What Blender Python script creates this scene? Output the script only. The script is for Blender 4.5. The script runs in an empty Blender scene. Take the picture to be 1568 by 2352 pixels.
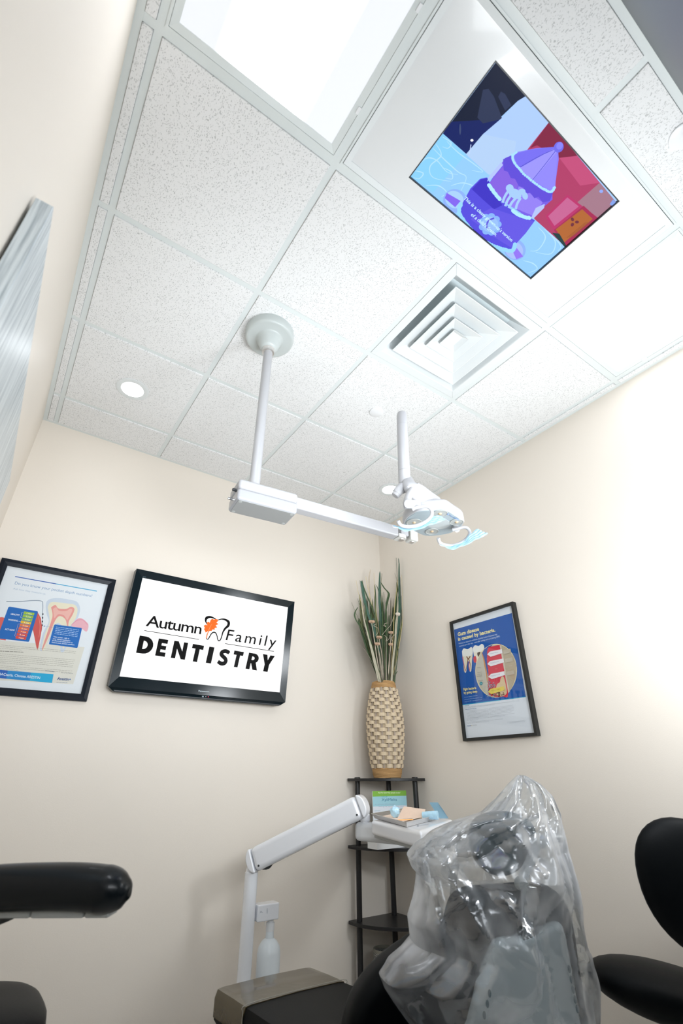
import bpy, bmesh, math, random
import numpy as np
from mathutils import Vector, Matrix, noise
random.seed(7)
SC = bpy.context.scene
COL = SC.collection
PI = math.pi

# ------------------------------------------------------------------ camera
F = 1093.9                                   # focal length in pixels of the 1568 x 2352 frame
def rodr(w):
    t = math.sqrt(sum(a*a for a in w)); k = [a/t for a in w]
    K = np.array([[0, -k[2], k[1]], [k[2], 0, -k[0]], [-k[1], k[0], 0]])
    return np.eye(3)+math.sin(t)*K+(1-math.cos(t))*K@K
RM = rodr([1.0246, -0.3229, 0.5476])         # rows: camera right, down, forward
H = 2.98                                     # ceiling height
CAM = np.array([0.1339, -0.7178, H-1.8857])
cd = bpy.data.cameras.new('camera'); cam = bpy.data.objects.new('camera', cd); COL.objects.link(cam)
cam.matrix_world = Matrix(((RM[0][0], -RM[1][0], -RM[2][0], CAM[0]), (RM[0][1], -RM[1][1], -RM[2][1], CAM[1]),
                           (RM[0][2], -RM[1][2], -RM[2][2], CAM[2]), (0, 0, 0, 1)))
cd.sensor_fit = 'HORIZONTAL'; cd.sensor_width = 24.0; cd.lens = F/1568*24.0
cd.clip_start = 0.02; cd.clip_end = 50
cd.dof.use_dof = True; cd.dof.focus_distance = 2.9; cd.dof.aperture_fstop = 3.2
SC.camera = cam

# ------------------------------------------------------------------ world, exposure
w = bpy.data.worlds.new('world'); SC.world = w; w.use_nodes = True
w.node_tree.nodes['Background'].inputs[0].default_value = (0.75, 0.82, 0.95, 1)
w.node_tree.nodes['Background'].inputs[1].default_value = 0.4
SC.view_settings.view_transform = 'Standard'; SC.view_settings.look = 'None'
SC.view_settings.exposure = 0.29; SC.view_settings.gamma = 1.0; SC.view_settings.use_curve_mapping = False
LIGHT = 10.5                                  # strength of the luminous troffer bands
def area(name, loc, rot, sx, sy, power, col=(1, 1, 1)):
    l = bpy.data.lights.new(name, 'AREA'); l.shape = 'RECTANGLE'; l.size = sx; l.size_y = sy; l.energy = power; l.color = col
    o = bpy.data.objects.new(name, l); COL.objects.link(o); o.location = loc; o.rotation_euler = rot
    return o
# lamps outside the frame: an inferred bounced flash, the rest added as fill
def flash_fill(loc, aim, sx, sy, power, spread=PI):
    o = area('flash_fill', loc, (0, 0, 0), sx, sy, power, (0.925, 0.965, 1.0)); o.data.spread = spread
    o.rotation_euler = Vector(aim).to_track_quat('-Z', 'Y').to_euler()
flash_fill((1.55, -0.50, 1.55), (0.95, 0.45, 0.75), 0.5, 0.5, 18)            # bounced off the right wall
flash_fill((0.62, -0.68, 1.45), (0.15, 1.0, 0.25), 1.0, 0.5, 7.6, 1.6)       # towards the television wall
flash_fill((2.10, -0.60, 1.50), (-1.3, 1.9, 0.9), 0.5, 0.5, 2.2, 2.0)
flash_fill((2.25, -0.60, 1.85), (-0.55, 2.3, -1.0), 0.26, 0.26, 2.2, 1.5)        # low from the right
flash_fill((0.90, -0.68, 1.30), (0.1, 1.9, 1.25), 0.7, 0.5, 2, 1.3)
flash_fill((1.40, -0.60, 1.00), (-0.9, 0.9, 1.9), 0.5, 0.5, 7, 2.0)

# ------------------------------------------------------------------ pixel to world (real planes, real depths)
def ray(u, v): return RM.T @ np.array([(u-784)/F, (v-1176)/F, 1.0])
def on(u, v, ax, val):
    d = ray(u, v); return Vector(CAM+(val-CAM[ax])/d[ax]*d)
def dep(u, v, t): return Vector(CAM+t*ray(u, v))
def onp(u, v, p, n):
    d = ray(u, v); p = np.array(p); n = np.array(n); return Vector(CAM+((p-CAM)@n)/(d@n)*d)

XL, XR, YB, YF = -0.067, 2.502, 2.123, -0.787
G = 0.6096

# ------------------------------------------------------------------ materials
MATS = {}
def mat(name, col, rough=0.5, metal=0.0, coat=0.0, bump=0.0, bscale=60, var=0.04, spec=0.5, emit=None, estr=0, trans=0.0, alpha=1.0):
    if name in MATS: return MATS[name]
    m = bpy.data.materials.new(name); m.use_nodes = True; nt = m.node_tree; b = nt.nodes['Principled BSDF']
    b.inputs['Roughness'].default_value = rough; b.inputs['Metallic'].default_value = metal
    b.inputs['Coat Weight'].default_value = coat; b.inputs['Coat Roughness'].default_value = 0.05
    b.inputs['Specular IOR Level'].default_value = spec
    if trans: b.inputs['Transmission Weight'].default_value = trans
    if alpha < 1: b.inputs['Alpha'].default_value = alpha
    tc = nt.nodes.new('ShaderNodeTexCoord'); n = nt.nodes.new('ShaderNodeTexNoise')
    n.inputs['Scale'].default_value = bscale; n.inputs['Detail'].default_value = 4
    nt.links.new(tc.outputs['Object'], n.inputs['Vector'])
    mx = nt.nodes.new('ShaderNodeMix'); mx.data_type = 'RGBA'
    mx.inputs[6].default_value = (*[c*(1-var) for c in col], 1); mx.inputs[7].default_value = (*[min(1, c*(1+var)) for c in col], 1)
    nt.links.new(n.outputs['Fac'], mx.inputs[0]); nt.links.new(mx.outputs[2], b.inputs['Base Color'])
    if bump:
        bp = nt.nodes.new('ShaderNodeBump'); bp.inputs['Strength'].default_value = bump; bp.inputs['Distance'].default_value = 0.002
        nt.links.new(n.outputs['Fac'], bp.inputs['Height']); nt.links.new(bp.outputs['Normal'], b.inputs['Normal'])
    if emit: b.inputs['Emission Color'].default_value = (*emit, 1); b.inputs['Emission Strength'].default_value = estr
    MATS[name] = m; return m

M_wall = mat('cream_wall_paint', (0.835, 0.772, 0.69), 0.42, bump=0.12, bscale=220, var=0.01, spec=0.35)
M_wallf = mat('shaded_wall_paint', (0.11, 0.13, 0.14), 0.45, bump=0.1, bscale=220, var=0.01, spec=0.35)  # dimness of the unlit front wall put into its base colour
M_floor = mat('vinyl_floor', (0.62, 0.60, 0.57), 0.4, bscale=8, var=0.12)
M_grid = mat('grid_metal', (0.74, 0.79, 0.79), 0.45, var=0.01)
M_white = mat('white_enamel', (0.86, 0.88, 0.92), 0.22, coat=0.4, var=0.01)
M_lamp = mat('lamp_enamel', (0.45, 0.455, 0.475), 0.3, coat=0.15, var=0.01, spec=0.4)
M_white2 = mat('white_plastic', (0.84, 0.86, 0.88), 0.35, var=0.01)
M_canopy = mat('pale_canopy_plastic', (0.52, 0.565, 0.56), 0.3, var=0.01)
M_vent = mat('vent_enamel', (0.76, 0.80, 0.81), 0.45, var=0.01)
M_grey = mat('grey_plastic', (0.42, 0.44, 0.43), 0.45, var=0.03)
M_lgrey = mat('light_grey_plastic', (0.60, 0.60, 0.57), 0.45, var=0.02)
M_dark = mat('dark_plastic', (0.03, 0.035, 0.04), 0.4)
M_black = mat('black_gloss', (0.004, 0.010, 0.014), 0.16, coat=0.0, spec=0.30)
M_vinyl = mat('black_vinyl', (0.0025, 0.0035, 0.0045), 0.48, bump=0.12, bscale=300, spec=0.12)
M_shelf = mat('black_wood', (0.012, 0.012, 0.013), 0.38, bump=0.1)
M_frame = mat('black_frame', (0.006, 0.010, 0.018), 0.35, spec=0.22)
M_frame2 = mat('charcoal_frame', (0.022, 0.022, 0.020), 0.5, bump=0.3, spec=0.3)
M_steel = mat('brushed_steel', (0.78, 0.76, 0.74), 0.32, metal=0.9)
M_chrome = mat('chrome', (0.8, 0.82, 0.84), 0.12, metal=1.0)
M_rope = mat('tan_rope', (0.55, 0.33, 0.14), 0.8, bump=0.8, bscale=400, var=0.25)
M_weave = mat('beige_reed', (0.68, 0.55, 0.38), 0.7, bump=0.3, bscale=200, var=0.08)
M_weavein = mat('dark_interior_brown', (0.16, 0.08, 0.04), 0.8)
M_stave = mat('grey_stave', (0.42, 0.34, 0.27), 0.6)
M_bottle = mat('translucent_bottle', (0.80, 0.86, 0.90), 0.3, var=0.01)
M_film = mat('brown_plastic_cover', (0.075, 0.056, 0.022), 0.25, coat=0.45, bump=0.5, bscale=30, var=0.15)

def nodes(m): return m.node_tree.nodes, m.node_tree.links
def tile_material():
    m = bpy.data.materials.new('fissured_mineral_fibre'); m.use_nodes = True; N, L = nodes(m); b = N['Principled BSDF']
    b.inputs['Roughness'].default_value = 0.9; b.inputs['Specular IOR Level'].default_value = 0.1
    g = N.new('ShaderNodeNewGeometry')
    nz = N.new('ShaderNodeTexNoise'); nz.inputs['Scale'].default_value = 60; nz.inputs['Detail'].default_value = 3
    L.new(g.outputs['Position'], nz.inputs['Vector'])
    add = N.new('ShaderNodeVectorMath'); add.operation = 'MULTIPLY_ADD'
    add.inputs[1].default_value = (0.022, 0.022, 0); L.new(nz.outputs['Color'], add.inputs[0]); L.new(g.outputs['Position'], add.inputs[2])
    def layer(scale, thr, keep, rot, stretch):
        mp = N.new('ShaderNodeMapping'); mp.inputs['Scale'].default_value = (scale, scale*stretch, 0.0); mp.inputs['Rotation'].default_value = (0, 0, rot)
        L.new(add.outputs[0], mp.inputs['Vector'])
        v = N.new('ShaderNodeTexVoronoi'); v.voronoi_dimensions = '2D'; v.inputs['Scale'].default_value = 1.0; L.new(mp.outputs[0], v.inputs['Vector'])
        a = N.new('ShaderNodeMath'); a.operation = 'LESS_THAN'; a.inputs[1].default_value = thr; L.new(v.outputs['Distance'], a.inputs[0])
        s = N.new('ShaderNodeSeparateColor'); L.new(v.outputs['Color'], s.inputs[0])
        k = N.new('ShaderNodeMath'); k.operation = 'GREATER_THAN'; k.inputs[1].default_value = keep; L.new(s.outputs[0], k.inputs[0])
        mu = N.new('ShaderNodeMath'); mu.operation = 'MULTIPLY'; L.new(a.outputs[0], mu.inputs[0]); L.new(k.outputs[0], mu.inputs[1]); return mu
    f1 = layer(200, 0.22, 0.60, 0.5, 0.42); f2 = layer(240, 0.20, 0.66, 1.9, 0.5); f3 = layer(400, 0.18, 0.6, 0, 1)
    m1 = N.new('ShaderNodeMath'); m1.operation = 'MAXIMUM'; L.new(f1.outputs[0], m1.inputs[0]); L.new(f2.outputs[0], m1.inputs[1])
    h3 = N.new('ShaderNodeMath'); h3.operation = 'MULTIPLY'; h3.inputs[1].default_value = 0.5; L.new(f3.outputs[0], h3.inputs[0])
    m2 = N.new('ShaderNodeMath'); m2.operation = 'MAXIMUM'; L.new(m1.outputs[0], m2.inputs[0]); L.new(h3.outputs[0], m2.inputs[1])
    mx = N.new('ShaderNodeMix'); mx.data_type = 'RGBA'; mx.inputs[6].default_value = (0.85, 0.86, 0.865, 1); mx.inputs[7].default_value = (0.55, 0.565, 0.565, 1)
    L.new(m2.outputs[0], mx.inputs[0]); L.new(mx.outputs[2], b.inputs['Base Color'])
    bp = N.new('ShaderNodeBump'); bp.invert = True; bp.inputs['Strength'].default_value = 0.35; bp.inputs['Distance'].default_value = 0.002
    L.new(m2.outputs[0], bp.inputs['Height']); L.new(bp.outputs[0], b.inputs['Normal'])
    return m
M_tile = tile_material()

def emis(name, col, s):
    m = bpy.data.materials.new(name); m.use_nodes = True; N, L = nodes(m); b = N['Principled BSDF']
    b.inputs['Base Color'].default_value = (0.8, 0.8, 0.8, 1); b.inputs['Emission Color'].default_value = (*col, 1); b.inputs['Emission Strength'].default_value = s
    return m
M_down = emis('downlight_lens', (0.95, 0.97, 1.0), 9.0)
def troffer_mat(xc, band, name):
    """diffuser lit by lamps behind it: bright band along y, softer flanks"""
    m = bpy.data.materials.new(name); m.use_nodes = True; N, L = nodes(m); b = N['Principled BSDF']
    g = N.new('ShaderNodeNewGeometry'); s = N.new('ShaderNodeSeparateXYZ'); L.new(g.outputs['Position'], s.inputs[0])
    a = N.new('ShaderNodeMath'); a.operation = 'SUBTRACT'; a.inputs[1].default_value = xc; L.new(s.outputs[0], a.inputs[0])
    ab = N.new('ShaderNodeMath'); ab.operation = 'ABSOLUTE'; L.new(a.outputs[0], ab.inputs[0])
    r = N.new('ShaderNodeMapRange'); r.interpolation_type = 'SMOOTHSTEP'; r.inputs[1].default_value = band+0.045; r.inputs[2].default_value = band-0.04
    r.inputs[3].default_value = 0.66; r.inputs[4].default_value = LIGHT*0.115/band*(1.0 if band < 0.2 else 0.8); L.new(ab.outputs[0], r.inputs[0])
    b.inputs['Base Color'].default_value = (0.25, 0.25, 0.25, 1); b.inputs['Emission Color'].default_value = (0.90, 0.94, 1.0, 1)
    b.inputs['Roughness'].default_value = 0.6
    L.new(r.outputs[0], b.inputs['Emission Strength']); return m

def print_mat(name, emission=0.0, rough=0.6):
    m = bpy.data.materials.new(name); m.use_nodes = True; N, L = nodes(m); b = N['Principled BSDF']
    at = N.new('ShaderNodeAttribute'); at.attribute_name = 'Col'
    b.inputs['Roughness'].default_value = rough
    b.inputs['Specular IOR Level'].default_value = 0.02 if emission else 0.4
    if emission:
        b.inputs['Base Color'].default_value = (0.01, 0.01, 0.01, 1)
        L.new(at.outputs['Color'], b.inputs['Emission Color']); b.inputs['Emission Strength'].default_value = emission
    else: L.new(at.outputs['Color'], b.inputs['Base Color'])
    return m
M_print = print_mat('printed_paper'); M_screen = print_mat('screen_picture', 1.0, 0.25)

def pane_mat():
    m = bpy.data.materials.new('clear_glass_pane'); m.use_nodes = True; N, L = nodes(m); N.remove(N['Principled BSDF'])
    t = N.new('ShaderNodeBsdfTransparent'); t.inputs[0].default_value = (0.97, 0.98, 0.98, 1)
    g = N.new('ShaderNodeBsdfGlossy'); g.inputs['Roughness'].default_value = 0.02
    f = N.new('ShaderNodeFresnel'); f.inputs[0].default_value = 1.45; mx = N.new('ShaderNodeMixShader')
    gg = N.new('ShaderNodeNewGeometry'); iv = N.new('ShaderNodeMath'); iv.operation = 'SUBTRACT'; iv.inputs[0].default_value = 1.0; L.new(gg.outputs['Backfacing'], iv.inputs[1])
    mm = N.new('ShaderNodeMath'); mm.operation = 'MULTIPLY'; L.new(f.outputs[0], mm.inputs[0]); L.new(iv.outputs[0], mm.inputs[1])
    L.new(mm.outputs[0], mx.inputs[0]); L.new(t.outputs[0], mx.inputs[1]); L.new(g.outputs[0], mx.inputs[2])
    L.new(mx.outputs[0], N['Material Output'].inputs[0]); return m
M_pane = pane_mat()

def bag_mat():
    m = bpy.data.materials.new('clear_crumpled_plastic_film'); m.use_nodes = True; N, L = nodes(m); N.remove(N['Principled BSDF'])
    tc = N.new('ShaderNodeTexCoord'); nz = N.new('ShaderNodeTexNoise'); nz.inputs['Scale'].default_value = 16; nz.inputs['Detail'].default_value = 5
    nz.inputs['Distortion'].default_value = 1.2; L.new(tc.outputs['Object'], nz.inputs['Vector'])
    bp = N.new('ShaderNodeBump'); bp.inputs['Strength'].default_value = 0.10; bp.inputs['Distance'].default_value = 0.01; L.new(nz.outputs['Fac'], bp.inputs['Height'])
    t = N.new('ShaderNodeBsdfTransparent'); t.inputs[0].default_value = (0.93, 0.95, 0.96, 1)
    g = N.new('ShaderNodeBsdfGlossy'); g.inputs['Roughness'].default_value = 0.15; g.inputs[0].default_value = (0.95, 0.97, 1, 1)
    tr = N.new('ShaderNodeBsdfTranslucent'); tr.inputs[0].default_value = (0.93, 0.96, 1.0, 1)
    df = N.new('ShaderNodeBsdfDiffuse'); df.inputs[0].default_value = (0.94, 0.96, 1.0, 1)
    L.new(bp.outputs[0], g.inputs['Normal'])
    ms = N.new('ShaderNodeMixShader'); ms.inputs[0].default_value = 0.5; L.new(tr.outputs[0], ms.inputs[1]); L.new(df.outputs[0], ms.inputs[2])
    lw = N.new('ShaderNodeLayerWeight'); lw.inputs[0].default_value = 0.35; L.new(bp.outputs[0], lw.inputs['Normal'])
    r = N.new('ShaderNodeMapRange'); r.inputs[3].default_value = 0.10; r.inputs[4].default_value = 0.50; L.new(lw.outputs['Facing'], r.inputs[0])
    n3 = N.new('ShaderNodeTexNoise'); n3.inputs['Scale'].default_value = 5; n3.inputs['Detail'].default_value = 3; L.new(tc.outputs['Object'], n3.inputs['Vector'])
    r3 = N.new('ShaderNodeMapRange'); r3.inputs[1].default_value = 0.44; r3.inputs[2].default_value = 0.62; r3.inputs[3].default_value = 0; r3.inputs[4].default_value = 0.5; L.new(n3.outputs['Fac'], r3.inputs[0])
    ad = N.new('ShaderNodeMath'); ad.operation = 'ADD'; ad.use_clamp = True; L.new(r.outputs[0], ad.inputs[0]); L.new(r3.outputs[0], ad.inputs[1])
    mx = N.new('ShaderNodeMixShader'); L.new(ad.outputs[0], mx.inputs[0]); L.new(t.outputs[0], mx.inputs[1]); L.new(ms.outputs[0], mx.inputs[2])
    r2 = N.new('ShaderNodeMapRange'); r2.inputs[3].default_value = 0.10; r2.inputs[4].default_value = 0.60; L.new(lw.outputs['Fresnel'], r2.inputs[0])
    m2 = N.new('ShaderNodeMixShader'); L.new(r2.outputs[0], m2.inputs[0]); L.new(mx.outputs[0], m2.inputs[1]); L.new(g.outputs[0], m2.inputs[2])
    L.new(m2.outputs[0], N['Material Output'].inputs[0]); return m
M_bag = bag_mat()

def brushed_mat():
    m = bpy.data.materials.new('brushed_silver_wood_grain'); m.use_nodes = True; N, L = nodes(m); b = N['Principled BSDF']
    tc = N.new('ShaderNodeNewGeometry'); mp = N.new('ShaderNodeMapping'); mp.inputs['Rotation'].default_value = (0, 0, 0)
    mp.inputs['Scale'].default_value = (130, 130, 4); L.new(tc.outputs['Position'], mp.inputs['Vector'])
    nz = N.new('ShaderNodeTexNoise'); nz.inputs['Scale'].default_value = 1.2; nz.inputs['Detail'].default_value = 6; L.new(mp.outputs[0], nz.inputs['Vector'])
    cr = N.new('ShaderNodeValToRGB'); cr.color_ramp.elements[0].position = 0.36; cr.color_ramp.elements[0].color = (0.33, 0.39, 0.43, 1)
    cr.color_ramp.elements[1].position = 0.56; cr.color_ramp.elements[1].color = (0.66, 0.72, 0.75, 1)
    L.new(nz.outputs['Fac'], cr.inputs[0]); L.new(cr.outputs[0], b.inputs['Base Color'])
    b.inputs['Roughness'].default_value = 0.36; b.inputs['Metallic'].default_value = 0.25; b.inputs['Specular IOR Level'].default_value = 0.8
    bp = N.new('ShaderNodeBump'); bp.inputs['Strength'].default_value = 0.5; bp.inputs['Distance'].default_value = 0.001
    L.new(nz.outputs['Fac'], bp.inputs['Height']); L.new(bp.outputs[0], b.inputs['Normal']); return m
M_brushed = brushed_mat()
def mask_mat():
    m = bpy.data.materials.new('pale_blue_mask_fabric'); m.use_nodes = True; N, L = nodes(m); N.remove(N['Principled BSDF'])
    tc = N.new('ShaderNodeTexCoord'); nz = N.new('ShaderNodeTexNoise'); nz.inputs['Scale'].default_value = 25; L.new(tc.outputs['Object'], nz.inputs['Vector'])
    mc = N.new('ShaderNodeMix'); mc.data_type = 'RGBA'; mc.inputs[6].default_value = (0.40, 0.70, 0.88, 1); mc.inputs[7].default_value = (0.60, 0.82, 0.93, 1); L.new(nz.outputs['Fac'], mc.inputs[0])
    a = N.new('ShaderNodeBsdfDiffuse'); t = N.new('ShaderNodeBsdfTranslucent'); x = N.new('ShaderNodeBsdfTransparent')
    L.new(mc.outputs[2], a.inputs[0]); L.new(mc.outputs[2], t.inputs[0])
    m1 = N.new('ShaderNodeMixShader'); m1.inputs[0].default_value = 0.5; L.new(a.outputs[0], m1.inputs[1]); L.new(t.outputs[0], m1.inputs[2])
    m2 = N.new('ShaderNodeMixShader'); m2.inputs[0].default_value = 0.25; L.new(m1.outputs[0], m2.inputs[1]); L.new(x.outputs[0], m2.inputs[2])
    L.new(m2.outputs[0], N['Material Output'].inputs[0]); return m
M_mask = mask_mat()

# ------------------------------------------------------------------ object helpers
WL = {}                                        # world location of each object
def thing(name, loc, label, cat, group=None):
    o = bpy.data.objects.new(name, None); COL.objects.link(o); o.location = loc; o.empty_display_size = 0.05
    o['label'] = label; o['category'] = cat
    if group: o['group'] = group
    WL[o.name] = Vector(loc); return o
def tag(o, label, cat, group=None):
    o['label'] = label; o['category'] = cat
    if group: o['group'] = group
    return o
def obj(name, bm, m, parent=None, smooth=False, bevel=0, seg=2, sub=0, solid=0, label=None, angle=40):
    me = bpy.data.meshes.new(name); bmesh.ops.recalc_face_normals(bm, faces=bm.faces[:]) if not getattr(bm, 'norecalc', False) else None
    vs = [v.co for v in bm.verts]
    c = Vector([(min(v[i] for v in vs)+max(v[i] for v in vs))/2 for i in range(3)])
    bmesh.ops.translate(bm, verts=bm.verts, vec=-c); bm.to_mesh(me); bm.free()
    o = bpy.data.objects.new(name, me); COL.objects.link(o)
    for mm in (m if isinstance(m, list) else [m]): me.materials.append(mm)
    if parent is not None: o.parent = parent; o.location = c-WL[parent.name]
    else: o.location = c
    WL[o.name] = c
    if smooth:
        for p in me.polygons: p.use_smooth = True
        me.set_sharp_from_angle(angle=math.radians(angle))
    if bevel:
        b = o.modifiers.new('bevel', 'BEVEL'); b.width = bevel; b.segments = seg; b.limit_method = 'ANGLE'; b.angle_limit = math.radians(35)
        for p in me.polygons: p.use_smooth = True
        b.harden_normals = True
    if sub: s = o.modifiers.new('sub', 'SUBSURF'); s.levels = sub; s.render_levels = sub
    if solid: s = o.modifiers.new('solid', 'SOLIDIFY'); s.thickness = solid; s.offset = 0
    if label: o['label'] = label
    return o
def add_box(bm, x0, y0, z0, x1, y1, z1, M=None):
    vs = [bm.verts.new((x, y, z)) for z in (z0, z1) for y in (y0, y1) for x in (x0, x1)]
    for f in ((0, 1, 3, 2), (4, 6, 7, 5), (0, 4, 5, 1), (2, 3, 7, 6), (0, 2, 6, 4), (1, 5, 7, 3)): bm.faces.new([vs[i] for i in f])
    if M is not None:
        for v in vs: v.co = M @ v.co
    return vs
def box(*a, **k):
    bm = bmesh.new(); add_box(bm, *a, **k); return bm
def frame_of(d, up=Vector((0, 0, 1))):
    d = Vector(d).normalized(); s = d.cross(up)
    if s.length < 1e-4: s = d.cross(Vector((0, 1, 0)))
    s.normalize(); u = s.cross(d); return s, u
def rings(bm, rs, cap0=True, cap1=True, closed=False):
    R_ = [[bm.verts.new(p) for p in r] for r in rs]; n = len(R_[0])
    for a, b in zip(R_, R_[1:]+([R_[0]] if closed else [])):
        for i in range(n): bm.faces.new((a[i], a[(i+1) % n], b[(i+1) % n], b[i]))
    if cap0 and not closed: bm.faces.new(R_[0][::-1])
    if cap1 and not closed: bm.faces.new(R_[-1])
    return bm
def tube(pts, rad, n=16, bm=None, flat=1.0, cap=True):
    """tube along pts; rad a number or list; flat squashes it along the 'up' side"""
    bm = bm or bmesh.new(); pts = [Vector(p) for p in pts]; k = len(pts)
    rad = rad if isinstance(rad, (list, tuple)) else [rad]*k; rs = []; prev = None
    for i, p in enumerate(pts):
        d = (pts[min(i+1, k-1)]-pts[max(i-1, 0)]).normalized()
        if prev is None: s, u = frame_of(d)
        else:
            s = prev-d*prev.dot(d); s.normalize(); u = s.cross(d)
        prev = s
        rs.append([p+s*rad[i]*math.cos(2*PI*j/n)+u*rad[i]*flat*math.sin(2*PI*j/n) for j in range(n)])
    return rings(bm, rs, cap, cap)
def smoothpath(pts, n=6):
    pts = [Vector(p) for p in pts]; out = []
    for i in range(len(pts)-1):
        p0 = pts[max(i-1, 0)]; p1 = pts[i]; p2 = pts[i+1]; p3 = pts[min(i+2, len(pts)-1)]
        for j in range(n):
            t = j/n; out.append(0.5*((2*p1)+(p2-p0)*t+(2*p0-5*p1+4*p2-p3)*t*t+(3*p1-p0-3*p2+p3)*t**3))
    out.append(pts[-1]); return out
def lathe(prof, c, n=40, bm=None, cap0=True, cap1=True):
    bm = bm or bmesh.new(); c = Vector(c)
    return rings(bm, [[c+Vector((r*math.cos(2*PI*j/n), r*math.sin(2*PI*j/n), z)) for j in range(n)] for r, z in prof], cap0, cap1)
def obox(A, B, wd, ht, bm=None, up=Vector((0, 0, 1))):
    A = Vector(A); B = Vector(B); s, u = frame_of(B-A, up); bm = bm or bmesh.new()
    rs = [[p+s*a*wd/2+u*b*ht/2 for a, b in ((-1, -1), (1, -1), (1, 1), (-1, 1))] for p in (A, B)]
    return rings(bm, rs)
def prism(outline, off, bm=None):
    """closed outline of 3-D points, extruded by the vector off"""
    bm = bm or bmesh.new(); off = Vector(off)
    return rings(bm, [[Vector(p) for p in outline], [Vector(p)+off for p in outline]])
def superell(c, ax, ay, az, e=2.5, nu=28, nv=14, X=Vector((1, 0, 0)), Y=Vector((0, 1, 0)), Z=Vector((0, 0, 1))):
    """a rounded cushion; ax, ay, az are half sizes"""
    bm = bmesh.new(); c = Vector(c); pw = lambda t: math.copysign(abs(t)**(2/e), t); rs = []
    for i in range(1, nv):
        ph = -PI/2+PI*i/nv; r = pw(math.cos(ph)); z = pw(math.sin(ph))
        rs.append([c+X*ax*r*pw(math.cos(2*PI*j/nu))+Y*ay*r*pw(math.sin(2*PI*j/nu))+Z*az*z for j in range(nu)])
    return rings(bm, rs)

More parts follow.
